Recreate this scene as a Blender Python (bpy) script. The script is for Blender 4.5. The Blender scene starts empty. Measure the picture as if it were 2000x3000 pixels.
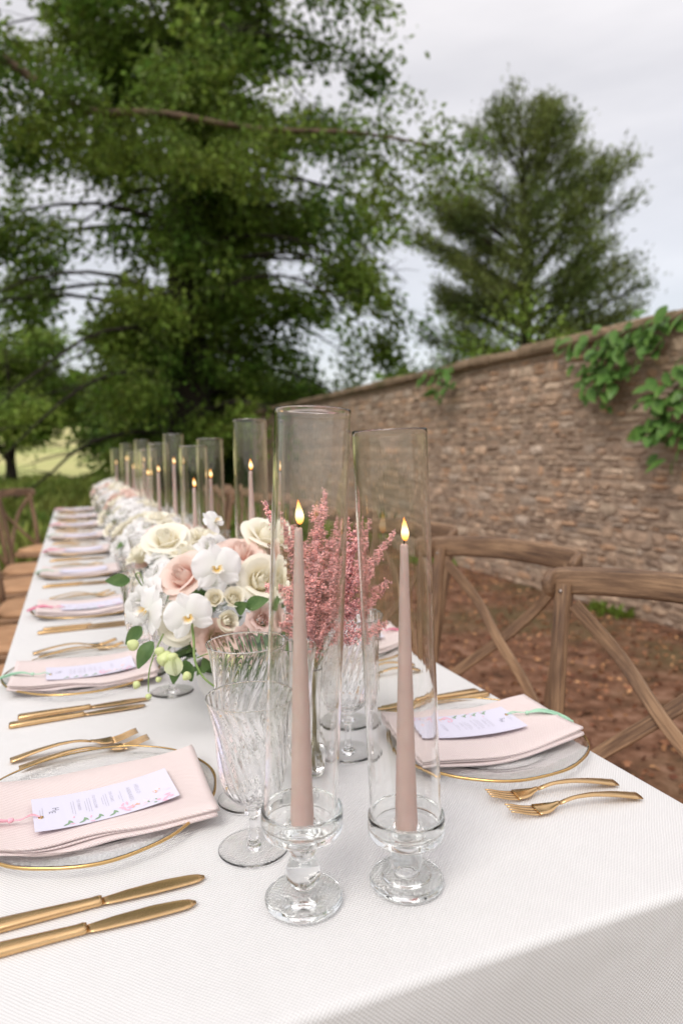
import bpy, math, random
import numpy as np
from mathutils import noise as mnoise
from mathutils import Vector, Matrix, Euler
random.seed(7); rng = np.random.default_rng(7)
PI = math.pi
S = bpy.context.scene
COL = S.collection

# ------------------------------------------------------------------ camera
cd = bpy.data.cameras.new('camera'); cam = bpy.data.objects.new('camera', cd); COL.objects.link(cam)
S.camera = cam
cd.sensor_fit = 'VERTICAL'; cd.sensor_height = 36.0; cd.lens = 24.0
cd.clip_start = 0.05; cd.clip_end = 600
YAW, PITCH, ROLL = math.atan(782/2000), -math.atan(179/2000), math.radians(0.8)
fw = Vector((math.sin(YAW)*math.cos(PITCH), math.cos(YAW)*math.cos(PITCH), math.sin(PITCH)))
rt = Vector((math.cos(YAW), -math.sin(YAW), 0)); up = rt.cross(fw)
c_, s_ = math.cos(ROLL), math.sin(ROLL)
r2 = c_*rt - s_*up; u2 = s_*rt + c_*up
m = Matrix((r2, u2, -fw)).transposed().to_4x4(); m.translation = Vector((0, 0, 1.236)); cam.matrix_world = m
cd.dof.use_dof = True; cd.dof.focus_distance = 0.86; cd.dof.aperture_fstop = 3.3; cd.dof.aperture_blades = 9

# ------------------------------------------------------------------ world: overcast daylight
W = bpy.data.worlds.new('World'); S.world = W; W.use_nodes = True
nt = W.node_tree; N = nt.nodes; L = nt.links; N.clear()
out = N.new('ShaderNodeOutputWorld')
sky = N.new('ShaderNodeTexSky'); sky.sky_type = 'NISHITA'; sky.sun_disc = False
sky.sun_elevation = math.radians(52); sky.sun_rotation = math.radians(-130)
bg1 = N.new('ShaderNodeBackground'); bg1.inputs[1].default_value = 0.05; L.new(sky.outputs[0], bg1.inputs[0])
tc = N.new('ShaderNodeTexCoord'); sep = N.new('ShaderNodeSeparateXYZ'); L.new(tc.outputs['Generated'], sep.inputs[0])
mx = N.new('ShaderNodeMath'); mx.operation = 'MAXIMUM'; L.new(sep.outputs[2], mx.inputs[0]); mx.inputs[1].default_value = 0
grad = N.new('ShaderNodeMath'); grad.operation = 'MULTIPLY_ADD'; L.new(mx.outputs[0], grad.inputs[0]); grad.inputs[1].default_value = 0.50; grad.inputs[2].default_value = 0.395
mp = N.new('ShaderNodeMapping'); L.new(tc.outputs['Generated'], mp.inputs[0]); mp.inputs['Scale'].default_value = (1.6, 1.6, 7.0); mp.inputs['Rotation'].default_value = (0.12, 0.05, 0.4)
nz = N.new('ShaderNodeTexNoise'); nz.inputs['Scale'].default_value = 1.7; nz.inputs['Detail'].default_value = 5; nz.inputs['Roughness'].default_value = 0.5; L.new(mp.outputs[0], nz.inputs['Vector'])
mr = N.new('ShaderNodeMapRange'); L.new(nz.outputs[0], mr.inputs[0]); mr.inputs[1].default_value = 0.32; mr.inputs[2].default_value = 0.72; mr.inputs[3].default_value = 0.86; mr.inputs[4].default_value = 1.10
mu = N.new('ShaderNodeMath'); mu.operation = 'MULTIPLY'; L.new(grad.outputs[0], mu.inputs[0]); L.new(mr.outputs[0], mu.inputs[1])
bg2 = N.new('ShaderNodeBackground'); bg2.inputs[0].default_value = (1.0, 0.925, 0.865, 1); L.new(mu.outputs[0], bg2.inputs[1])
ad = N.new('ShaderNodeAddShader'); L.new(bg1.outputs[0], ad.inputs[0]); L.new(bg2.outputs[0], ad.inputs[1]); L.new(ad.outputs[0], out.inputs[0])

sl = bpy.data.lights.new('sun', 'SUN'); sl.energy = 1.4; sl.angle = math.radians(32); sl.color = (1, 0.955, 0.90)
so = bpy.data.objects.new('sun', sl); COL.objects.link(so)
so.rotation_euler = (math.radians(38), 0, math.radians(-50)); so.location = (0, 0, 30)

vs = S.view_settings; vs.view_transform = 'Standard'; vs.look = 'None'; vs.gamma = 1; vs.exposure = 0.35; vs.use_curve_mapping = False
cy = S.cycles
cy.use_denoising = True; cy.caustics_refractive = True; cy.caustics_reflective = True; cy.blur_glossy = 0.3
cy.max_bounces = 22; cy.transmission_bounces = 20; cy.glossy_bounces = 8; cy.diffuse_bounces = 4; cy.transparent_max_bounces = 16
cy.sample_clamp_indirect = 8; cy.use_adaptive_sampling = True; cy.adaptive_threshold = 0.012

# ------------------------------------------------------------------ materials
def newmat(name):
    m = bpy.data.materials.new(name); m.use_nodes = True
    nt = m.node_tree; b = nt.nodes['Principled BSDF']
    return m, nt, nt.nodes, nt.links, b
def rgb(c): return (c[0], c[1], c[2], 1)
def plain(name, col, rough=0.6, metal=0.0, spec=0.5):
    m, nt, N, L, b = newmat(name)
    b.inputs['Base Color'].default_value = rgb(col); b.inputs['Roughness'].default_value = rough
    b.inputs['Metallic'].default_value = metal; b.inputs['Specular IOR Level'].default_value = spec
    return m
def noise(N, L, scale, detail=4, coord='Object', vec=None, stretch=None, rough=0.55):
    if vec is None:
        t = N.new('ShaderNodeTexCoord'); vec = t.outputs[coord]
    if stretch:
        mp = N.new('ShaderNodeMapping'); mp.inputs['Scale'].default_value = stretch; L.new(vec, mp.inputs[0]); vec = mp.outputs[0]
    n = N.new('ShaderNodeTexNoise'); n.inputs['Scale'].default_value = scale; n.inputs['Detail'].default_value = detail; n.inputs['Roughness'].default_value = rough
    L.new(vec, n.inputs['Vector']); return n
def ramp(N, L, fac, stops):
    r = N.new('ShaderNodeValToRGB'); e = r.color_ramp.elements
    while len(e) < len(stops): e.new(0.5)
    for i, (p, c) in enumerate(stops): e[i].position = p; e[i].color = rgb(c)
    L.new(fac, r.inputs[0]); return r
def bump(N, L, h, b, strength=0.3, dist=0.01):
    bp = N.new('ShaderNodeBump'); bp.inputs['Strength'].default_value = strength; bp.inputs['Distance'].default_value = dist
    L.new(h, bp.inputs['Height']); L.new(bp.outputs[0], b.inputs['Normal']); return bp
def attr(N, name):
    a = N.new('ShaderNodeAttribute'); a.attribute_name = name; return a
def noisy(name, stops, scale, rough=0.8, bs=0.3, bd=0.01, stretch=None, detail=5, spec=0.4, bscale=None):
    m, nt, N, L, b = newmat(name)
    n = noise(N, L, scale, detail, stretch=stretch); r = ramp(N, L, n.outputs[0], stops)
    L.new(r.outputs[0], b.inputs['Base Color']); b.inputs['Roughness'].default_value = rough; b.inputs['Specular IOR Level'].default_value = spec
    n2 = noise(N, L, bscale, 4, stretch=stretch) if bscale else n
    if bs: bump(N, L, n2.outputs[0], b, bs, bd)
    return m
def glassmat(name, col=(1, 1, 1), ior=1.47, bstr=0, bscale=20, stretch=None, bd=0.002, rough=0.0):
    m, nt, N, L, b = newmat(name); N.remove(b)
    g = N.new('ShaderNodeBsdfGlass'); g.inputs[0].default_value = rgb(col); g.inputs['IOR'].default_value = ior; g.inputs['Roughness'].default_value = rough
    L.new(g.outputs[0], N['Material Output'].inputs[0])
    if bstr:
        n = noise(N, L, bscale, 3, stretch=stretch); bp = N.new('ShaderNodeBump'); bp.inputs['Strength'].default_value = bstr; bp.inputs['Distance'].default_value = bd
        L.new(n.outputs[0], bp.inputs['Height']); L.new(bp.outputs[0], g.inputs['Normal'])
    return m
def leafmat(name, c1, c2, c3=None, scale=0.6, trans=0.3, rough=0.5, attrname=None):
    """leaf: colour varies leaf by leaf (island) and by large clumps"""
    m, nt, N, L, b = newmat(name)
    n = noise(N, L, scale, 3)
    r = ramp(N, L, n.outputs[0], [(0.35, c1), (0.62, c2)])
    geo = N.new('ShaderNodeNewGeometry')
    hs = N.new('ShaderNodeHueSaturation'); L.new(r.outputs[0], hs.inputs['Color'])
    a = N.new('ShaderNodeMapRange'); L.new(geo.outputs['Random Per Island'], a.inputs[0]); a.inputs[3].default_value = 0.6; a.inputs[4].default_value = 1.9
    L.new(a.outputs[0], hs.inputs['Value'])
    a2 = N.new('ShaderNodeMapRange'); L.new(geo.outputs['Random Per Island'], a2.inputs[0]); a2.inputs[3].default_value = 0.485; a2.inputs[4].default_value = 0.515
    L.new(a2.outputs[0], hs.inputs['Hue'])
    L.new(hs.outputs[0], b.inputs['Base Color']); b.inputs['Roughness'].default_value = rough; b.inputs['Specular IOR Level'].default_value = 0.18
    t = N.new('ShaderNodeBsdfTranslucent'); L.new(hs.outputs[0], t.inputs[0])
    mxs = N.new('ShaderNodeMixShader'); mxs.inputs[0].default_value = trans
    L.new(b.outputs[0], mxs.inputs[1]); L.new(t.outputs[0], mxs.inputs[2]); L.new(mxs.outputs[0], N['Material Output'].inputs[0])
    return m
def petalmat(name, base, tip, trans=0.3, rough=0.6):
    """petal: pigment runs from the petal base (v=0) to the rim (v=1)"""
    m, nt, N, L, b = newmat(name)
    uv = N.new('ShaderNodeTexCoord'); sp = N.new('ShaderNodeSeparateXYZ'); L.new(uv.outputs['UV'], sp.inputs[0])
    n = noise(N, L, 8, 3, vec=uv.outputs['UV'], stretch=(9, 1, 1))
    mm = N.new('ShaderNodeMath'); mm.operation = 'MULTIPLY_ADD'; L.new(n.outputs[0], mm.inputs[0]); mm.inputs[1].default_value = 0.3; L.new(sp.outputs[1], mm.inputs[2])
    r = ramp(N, L, mm.outputs[0], [(0.2, base), (0.85, tip)])
    L.new(r.outputs[0], b.inputs['Base Color']); b.inputs['Roughness'].default_value = rough; b.inputs['Specular IOR Level'].default_value = 0.25
    bump(N, L, n.outputs[0], b, 0.25, 0.001)
    t = N.new('ShaderNodeBsdfTranslucent'); L.new(r.outputs[0], t.inputs[0])
    mxs = N.new('ShaderNodeMixShader'); mxs.inputs[0].default_value = trans
    L.new(b.outputs[0], mxs.inputs[1]); L.new(t.outputs[0], mxs.inputs[2]); L.new(mxs.outputs[0], N['Material Output'].inputs[0])
    return m
def clothmat(name, c1, c2, period, bs, bd, rough=0.9):
    """basket weave from UVs in metres"""
    m, nt, N, L, b = newmat(name)
    uv = N.new('ShaderNodeTexCoord'); sp = N.new('ShaderNodeSeparateXYZ'); 
    nn = noise(N, L, 14, 2, vec=uv.outputs['UV']); 
    vm = N.new('ShaderNodeVectorMath'); vm.operation = 'MULTIPLY_ADD'; L.new(nn.outputs['Color'], vm.inputs[0]); vm.inputs[1].default_value = (period*0.9,)*3; L.new(uv.outputs['UV'], vm.inputs[2])
    L.new(vm.outputs[0], sp.inputs[0])
    def sn(o):
        a = N.new('ShaderNodeMath'); a.operation = 'MULTIPLY'; L.new(o, a.inputs[0]); a.inputs[1].default_value = 2*PI/period
        s = N.new('ShaderNodeMath'); s.operation = 'SINE'; L.new(a.outputs[0], s.inputs[0]); return s.outputs[0]
    p = N.new('ShaderNodeMath'); p.operation = 'MULTIPLY'; L.new(sn(sp.outputs[0]), p.inputs[0]); L.new(sn(sp.outputs[1]), p.inputs[1])
    mr = N.new('ShaderNodeMapRange'); L.new(p.outputs[0], mr.inputs[0]); mr.inputs[1].default_value = -0.7; mr.inputs[2].default_value = 0.7
    r = ramp(N, L, mr.outputs[0], [(0, c1), (1, c2)])
    L.new(r.outputs[0], b.inputs['Base Color']); b.inputs['Roughness'].default_value = rough; b.inputs['Specular IOR Level'].default_value = 0.2
    b.inputs['Sheen Weight'].default_value = 0.15
    n2 = noise(N, L, 5, 3, vec=uv.outputs['UV'])
    bp = N.new('ShaderNodeBump'); bp.inputs['Strength'].default_value = bs; bp.inputs['Distance'].default_value = bd; L.new(mr.outputs[0], bp.inputs['Height'])
    bp2 = N.new('ShaderNodeBump'); bp2.inputs['Strength'].default_value = 0.45; bp2.inputs['Distance'].default_value = 0.02; L.new(n2.outputs[0], bp2.inputs['Height']); L.new(bp2.outputs[0], bp.inputs['Normal'])
    L.new(bp.outputs[0], b.inputs['Normal'])
    return m
def emit(name, stops, strength):
    m, nt, N, L, b = newmat(name); N.remove(b)
    t = N.new('ShaderNodeTexCoord'); sp = N.new('ShaderNodeSeparateXYZ'); L.new(t.outputs['Generated'], sp.inputs[0])
    r = ramp(N, L, sp.outputs[2], stops); e = N.new('ShaderNodeEmission'); L.new(r.outputs[0], e.inputs[0]); e.inputs[1].default_value = strength
    L.new(e.outputs[0], N['Material Output'].inputs[0]); return m
def tintmat(name, dark, light, scale, rough=0.9, bs=0.5, bd=0.01, moss=None, spec=0.3):
    """stone: base tone per stone from the 'tint' attribute, mottled by noise"""
    m, nt, N, L, b = newmat(name)
    a = attr(N, 'tint'); n = noise(N, L, scale, 6)
    mxn = N.new('ShaderNodeMix'); mxn.data_type = 'RGBA'; mxn.blend_type = 'MULTIPLY'; mxn.inputs[0].default_value = 1
    r = ramp(N, L, n.outputs[0], [(0.3, dark), (0.7, light)])
    L.new(a.outputs['Color'], mxn.inputs[6]); L.new(r.outputs[0], mxn.inputs[7]); last = mxn.outputs[2]
    if moss:
        n3 = noise(N, L, 2.2, 4); r3 = ramp(N, L, n3.outputs[0], [(0.52, (0, 0, 0)), (0.66, (1, 1, 1))])
        m2 = N.new('ShaderNodeMix'); m2.data_type = 'RGBA'; L.new(r3.outputs[0], m2.inputs[0]); L.new(last, m2.inputs[6]); m2.inputs[7].default_value = rgb(moss); last = m2.outputs[2]
    L.new(last, b.inputs['Base Color']); b.inputs['Roughness'].default_value = rough; b.inputs['Specular IOR Level'].default_value = spec
    bump(N, L, n.outputs[0], b, bs, bd); return m

M = {}
M['cloth'] = clothmat('white_basketweave_linen', (0.65, 0.64, 0.635), (0.80, 0.79, 0.785), 0.0044, 0.6, 0.0012)
M['napkin'] = clothmat('blush_linen', (0.72, 0.585, 0.565), (0.86, 0.755, 0.735), 0.0040, 0.6, 0.0012)
M['glass'] = glassmat('clear_glass', (1, 1, 1))
M['tube'] = glassmat('drawn_tube_glass', (1, 1, 0.997), 1.45, 0.07, 9, (15, 15, 0.5), 0.0012)
M['holder'] = glassmat('pressed_glass', (0.995, 1, 0.998), 1.46)
M['goblet'] = glassmat('optic_glass', (1, 1, 1), 1.42)
M['charger'] = glassmat('hammered_plate_glass', (1, 1, 1), 1.33, 0.10, 22, (1, 2.2, 1), 0.004)
M['water'] = glassmat('vase_water', (1, 1, 1), 1.33)
def goldmat():
    m, nt, N, L, b = newmat('brushed_gold')
    b.inputs['Metallic'].default_value = 1; b.inputs['Roughness'].default_value = 0.27
    n = noise(N, L, 60, 3, stretch=(1, 14, 1)); r = ramp(N, L, n.outputs[0], [(0.3, (0.66, 0.43, 0.21)), (0.7, (0.82, 0.56, 0.30))])
    L.new(r.outputs[0], b.inputs['Base Color']); bump(N, L, n.outputs[0], b, 0.06, 0.0004); return m
M['gold'] = goldmat()
M['gold_rim'] = plain('gold_rim', (0.68, 0.45, 0.19), 0.2, 1)
def waxmat():
    m, nt, N, L, b = newmat('dusty_pink_wax')
    n = noise(N, L, 40, 3); r = ramp(N, L, n.outputs[0], [(0.3, (0.82, 0.60, 0.545)), (0.7, (0.87, 0.66, 0.60))]); L.new(r.outputs[0], b.inputs['Base Color'])
    b.inputs['Roughness'].default_value = 0.45; b.inputs['Subsurface Weight'].default_value = 0.25; b.inputs['Subsurface Radius'].default_value = (0.01, 0.005, 0.004)
    b.inputs['Subsurface Scale'].default_value = 0.6; return m
M['wax'] = waxmat()
M['wick'] = plain('charred_wick', (0.03, 0.015, 0.012), 0.9)
M['flame'] = emit('candle_flame', [(0.0, (0.9, 0.20, 0.02)), (0.18, (1.0, 0.50, 0.12)), (0.42, (1.0, 0.82, 0.48)), (0.7, (1.0, 0.55, 0.16)), (1.0, (1.0, 0.20, 0.02))], 2.2)
M['card'] = plain('card_stock', (0.70, 0.68, 0.80), 0.85, 0, 0.15)
M['ink'] = plain('grey_ink', (0.50, 0.49, 0.56), 0.7)
M['ink_dark'] = plain('dark_grey_ink', (0.24, 0.24, 0.30), 0.7)
M['print_pink'] = plain('printed_pink', (0.85, 0.48, 0.60), 0.7)
M['print_orange'] = plain('printed_orange', (0.85, 0.42, 0.22), 0.7)
M['print_green'] = plain('printed_green', (0.25, 0.38, 0.24), 0.7)
M['print_blush'] = plain('printed_blush', (0.86, 0.72, 0.80), 0.7)
M['thread_pink'] = plain('pink_thread', (0.82, 0.25, 0.38), 0.7)
M['thread_green'] = plain('mint_thread', (0.42, 0.68, 0.50), 0.6)
M['thread_rose'] = plain('pale_pink_thread', (0.88, 0.46, 0.54), 0.6)
M['cream'] = petalmat('cream_rose_petal', (0.95, 0.86, 0.60), (0.97, 0.93, 0.81))
M['blush'] = petalmat('blush_rose_petal', (0.88, 0.50, 0.40), (0.92, 0.74, 0.66))
M['white_petal'] = petalmat('white_petal', (0.82, 0.84, 0.72), (0.93, 0.91, 0.90), 0.35)
M['orchid'] = petalmat('orchid_petal', (0.86, 0.86, 0.82), (0.94, 0.92, 0.92), 0.3)
M['orchid_lip'] = petalmat('orchid_lip', (0.85, 0.55, 0.05), (0.92, 0.90, 0.88), 0.2)
M['lisianthus'] = petalmat('lisianthus_petal', (0.55, 0.50, 0.22), (0.80, 0.60, 0.52), 0.3)
M['lis_pink'] = petalmat('pale_pink_lisianthus_petal', (0.80, 0.55, 0.44), (0.87, 0.68, 0.62), 0.3)
M['bud'] = noisy('green_bud', [(0.3, (0.50, 0.58, 0.20)), (0.7, (0.74, 0.78, 0.44))], 60, 0.5, 0.1, 0.001)
M['stem'] = noisy('green_stem', [(0.3, (0.13, 0.22, 0.05)), (0.7, (0.24, 0.33, 0.10))], 80, 0.5, 0.1, 0.001)
M['dry_stem'] = noisy('olive_stem', [(0.3, (0.20, 0.16, 0.05)), (0.7, (0.33, 0.27, 0.10))], 80, 0.6, 0.1, 0.001)
M['flower_leaf'] = leafmat('bouquet_leaf', (0.05, 0.10, 0.03), (0.11, 0.17, 0.06), scale=30, trans=0.15, rough=0.4)
M['astilbe'] = leafmat('astilbe_floret', (0.68, 0.345, 0.34), (0.83, 0.50, 0.50), scale=14, trans=0.2, rough=0.8)
M['astilbe_brown'] = leafmat('faded_astilbe_floret', (0.33, 0.20, 0.12), (0.46, 0.26, 0.18), scale=14, trans=0.2, rough=0.8)
M['ceramic'] = noisy('matt_white_ceramic', [(0.3, (0.66, 0.64, 0.62)), (0.7, (0.74, 0.72, 0.70))], 12, 0.6, 0.1, 0.002)
def woodmat(name, cols, sc=1.0):
    m, nt, N, L, b = newmat(name)
    t = N.new('ShaderNodeTexCoord')
    wv = N.new('ShaderNodeTexWave'); wv.wave_type = 'BANDS'; wv.bands_direction = 'Z'
    mp = N.new('ShaderNodeMapping'); mp.inputs['Scale'].default_value = (3*sc, 0.7*sc, 9*sc); L.new(t.outputs['UV'], mp.inputs[0])
    n = noise(N, L, 9, 6, vec=t.outputs['UV'], stretch=(1.0, 30, 1), rough=0.75)
    n2 = noise(N, L, 3.5, 3, vec=t.outputs['UV'], stretch=(1, 5, 1))
    ad = N.new('ShaderNodeMath'); ad.operation = 'MULTIPLY_ADD'; L.new(n2.outputs[0], ad.inputs[0]); ad.inputs[1].default_value = 0.5
    ml = N.new('ShaderNodeMath'); ml.operation = 'MULTIPLY'; L.new(n.outputs[0], ml.inputs[0]); ml.inputs[1].default_value = 0.6; L.new(ml.outputs[0], ad.inputs[2])
    r = ramp(N, L, ad.outputs[0], [(0.42, cols[0]), (0.53, cols[1]), (0.63, cols[2])])
    L.new(r.outputs[0], b.inputs['Base Color']); b.inputs['Roughness'].default_value = 0.55; b.inputs['Specular IOR Level'].default_value = 0.35
    bump(N, L, n.outputs[0], b, 0.3, 0.003); return m
M['wood'] = woodmat('weathered_oak', [(0.062, 0.038, 0.026), (0.17, 0.098, 0.058), (0.36, 0.225, 0.13)])
M['wood_light'] = woodmat('pale_oak', [(0.16, 0.09, 0.05), (0.29, 0.16, 0.085), (0.44, 0.27, 0.15)])
M['seat'] = noisy('tan_seat_pad', [(0.3, (0.44, 0.235, 0.12)), (0.7, (0.58, 0.34, 0.19))], 14, 0.7, 0.2, 0.003)
M['steel'] = plain('bolt_steel', (0.35, 0.3, 0.27), 0.4, 1)
M['bark'] = noisy('bark', [(0.3, (0.016, 0.012, 0.008)), (0.7, (0.05, 0.036, 0.025))], 6, 0.95, 0.8, 0.05, (1, 1, 0.25))
M['bark_brown'] = noisy('brown_bark', [(0.3, (0.07, 0.045, 0.03)), (0.7, (0.22, 0.145, 0.095))], 6, 0.95, 0.8, 0.04, (1, 1, 1))
M['leaf_big'] = leafmat('yew_green_leaf', (0.068, 0.125, 0.018), (0.165, 0.215, 0.036), scale=0.45, trans=0.42)
M['leaf_over'] = leafmat('overhanging_leaf', (0.068, 0.120, 0.020), (0.160, 0.205, 0.036), scale=0.7, trans=0.42)
M['leaf_small'] = leafmat('light_green_leaf', (0.10, 0.17, 0.028), (0.22, 0.28, 0.05), scale=0.7, trans=0.35)
M['leaf_con'] = leafmat('conifer_needle', (0.085, 0.115, 0.034), (0.175, 0.20, 0.058), scale=0.5, trans=0.3)
M['leaf_bush'] = leafmat('dark_bush_leaf', (0.045, 0.095, 0.016), (0.12, 0.17, 0.030), scale=0.6, trans=0.25)
M['leaf_ivy'] = leafmat('glossy_climber_leaf', (0.055, 0.13, 0.028), (0.15, 0.235, 0.055), scale=9, trans=0.2, rough=0.28)
M['grassy'] = leafmat('rough_grass_blade', (0.09, 0.15, 0.025), (0.24, 0.26, 0.06), scale=0.8, trans=0.3)
def groundmat():
    m, nt, N, L, b = newmat('red_brown_leafy_ground')
    n = noise(N, L, 7, 8, rough=0.7); n2 = noise(N, L, 1.1, 4); n3 = noise(N, L, 26, 5, rough=0.7)
    r = ramp(N, L, n.outputs[0], [(0.34, (0.075, 0.040, 0.024)), (0.5, (0.20, 0.098, 0.058)), (0.64, (0.34, 0.195, 0.13))])
    r2 = ramp(N, L, n2.outputs[0], [(0.46, (0, 0, 0)), (0.66, (0.75, 0.75, 0.75))])
    mm = N.new('ShaderNodeMix'); mm.data_type = 'RGBA'; L.new(r2.outputs[0], mm.inputs[0]); L.new(r.outputs[0], mm.inputs[6]); mm.inputs[7].default_value = (0.13, 0.105, 0.05, 1)
    L.new(mm.outputs[2], b.inputs['Base Color']); b.inputs['Roughness'].default_value = 0.95; b.inputs['Specular IOR Level'].default_value = 0.2
    bump(N, L, n3.outputs[0], b, 0.8, 0.03); return m
M['ground'] = groundmat()
M['lawn'] = noisy('lawn_green', [(0.3, (0.045, 0.085, 0.018)), (0.5, (0.085, 0.13, 0.03)), (0.7, (0.15, 0.16, 0.05))], 2.5, 0.95, 0.6, 0.03, bscale=60)
M['field'] = noisy('mown_field', [(0.3, (0.30, 0.38, 0.10)), (0.52, (0.48, 0.46, 0.19)), (0.72, (0.58, 0.51, 0.25))], 0.07, 0.95, 0.5, 0.05, bscale=20)
M['stone'] = tintmat('rubble_stone', (0.66, 0.63, 0.60), (1.22, 1.20, 1.16), 12, 0.92, 0.7, 0.02)
M['mortar'] = noisy('lime_mortar', [(0.3, (0.33, 0.235, 0.17)), (0.7, (0.50, 0.375, 0.28))], 18, 0.95, 0.7, 0.02)
M['coping'] = tintmat('mossy_coping', (0.6, 0.58, 0.5), (1.2, 1.15, 1.05), 9, 0.95, 0.7, 0.02, (0.11, 0.095, 0.04))

# ------------------------------------------------------------------ helpers
def meshdata(name, v, f, mat, smooth=True, uv=None, tint=None):
    me = bpy.data.meshes.new(name); me.from_pydata([tuple(map(float, p)) for p in v], [], f); 
    if smooth: me.polygons.foreach_set('use_smooth', [True]*len(me.polygons))
    if mat: me.materials.append(mat)
    if uv is not None:
        ul = me.uv_layers.new(name='UVMap'); li = np.empty(len(me.loops), dtype=np.int32); me.loops.foreach_get('vertex_index', li)
        ul.data.foreach_set('uv', np.asarray(uv, dtype=np.float32)[li].ravel())
    if tint is not None:
        ca = me.color_attributes.new('tint', 'FLOAT_COLOR', 'POINT'); ca.data.foreach_set('color', np.asarray(tint, dtype=np.float32).ravel())
    me.update(); return me
def fastmesh(name, V, F, mat, smooth=False):
    """V (n,3) float, F (m,k) int arrays of equal-size faces"""
    me = bpy.data.meshes.new(name); n, (mf, k) = len(V), F.shape
    me.vertices.add(n); me.vertices.foreach_set('co', V.astype(np.float32).ravel())
    me.loops.add(mf*k); me.loops.foreach_set('vertex_index', F.astype(np.int32).ravel())
    me.polygons.add(mf); me.polygons.foreach_set('loop_start', np.arange(0, mf*k, k, dtype=np.int32)); me.polygons.foreach_set('loop_total', np.full(mf, k, dtype=np.int32))
    if smooth: me.polygons.foreach_set('use_smooth', [True]*mf)
    me.materials.append(mat); me.update(); return me
def ob(name, me, parent=None, loc=None, rot=None, kind=None, matrix=None):
    o = bpy.data.objects.new(name, me); COL.objects.link(o)
    if parent: o.parent = parent
    if loc is not None: o.location = loc
    if rot is not None: o.rotation_euler = rot
    if matrix is not None: o.matrix_local = matrix
    if kind: o['kind'] = kind
    return o
def tag(o, label, cat, group=None):
    o['label'] = label; o['category'] = cat
    if group: o['group'] = group
    return o
def thing(name, label, cat, loc=(0, 0, 0), rot=(0, 0, 0), group=None):
    o = bpy.data.objects.new(name, None); o.empty_display_size = 0.05; COL.objects.link(o); o.location = loc; o.rotation_euler = rot
    return tag(o, label, cat, group)
def copy_tree(root, loc=None, rot=None, label=None, group=None):
    c = root.copy(); COL.objects.link(c)
    if loc is not None: c.location = loc
    if rot is not None: c.rotation_euler = rot
    if label: c['label'] = label
    if group: c['group'] = group
    for ch in root.children:
        d = ch.copy(); COL.objects.link(d); d.parent = c
        for g in ch.children:
            e = g.copy(); COL.objects.link(e); e.parent = d
    return c

def box(c, s):
    x, y, z = c; a, b, d = s[0]/2, s[1]/2, s[2]/2
    v = [(x+i*a, y+j*b, z+k*d) for i in (-1, 1) for j in (-1, 1) for k in (-1, 1)]
    f = [(0, 1, 3, 2), (4, 6, 7, 5), (0, 4, 5, 1), (2, 3, 7, 6), (0, 2, 6, 4), (1, 5, 7, 3)]
    return v, f
def join(parts):
    V, F, o = [], [], 0
    for v, f in parts:
        V += list(v); F += [tuple(i+o for i in q) for q in f]; o += len(v)
    return V, F
def lathe(profile, seg=48, closed=True, mod=None, ring=False):
    """profile: (r,z) list. ring=True joins last to first (tube wall)."""
    V, F, idx = [], [], []
    for i, (r, z) in enumerate(profile):
        if r < 1e-6:
            idx.append([len(V)]*seg); V.append((0, 0, z))
        else:
            row = []
            for k in range(seg):
                a = 2*PI*k/seg; rr = r + (mod(a, z, i, r) if mod else 0); row.append(len(V)); V.append((rr*math.cos(a), rr*math.sin(a), z))
            idx.append(row)
    n = len(profile)
    for i in range(n if ring else n-1):
        A, B = idx[i], idx[(i+1) % n]
        for k in range(seg):
            k2 = (k+1) % seg; q = []
            for t in (A[k], A[k2], B[k2], B[k]):
                if t not in q: q.append(t)
            if len(q) > 2: F.append(tuple(q))
    return V, F
def smoothprof(pts, n=4):
    """Catmull-Rom through profile points"""
    P = [pts[0]]+list(pts)+[pts[-1]]; out = []
    for i in range(1, len(P)-2):
        p0, p1, p2, p3 = [np.array(q, float) for q in P[i-1:i+3]]
        for k in range(n):
            t = k/n; out.append(tuple(0.5*((2*p1)+(-p0+p2)*t+(2*p0-5*p1+4*p2-p3)*t*t+(-p0+3*p1-3*p2+p3)*t**3)))
    out.append(tuple(pts[-1])); return [(max(r, 0.0), z) for r, z in out]
def curve3(pts, n=6):
    P = [np.array(p, float) for p in pts]; P = [2*P[0]-P[1]]+P+[2*P[-1]-P[-2]]; out = []
    for i in range(1, len(P)-2):
        p0, p1, p2, p3 = P[i-1:i+3]
        for k in range(n):
            t = k/n; out.append(0.5*((2*p1)+(-p0+p2)*t+(2*p0-5*p1+4*p2-p3)*t*t+(-p0+3*p1-3*p2+p3)*t**3))
    out.append(P[-2]); return out
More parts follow.
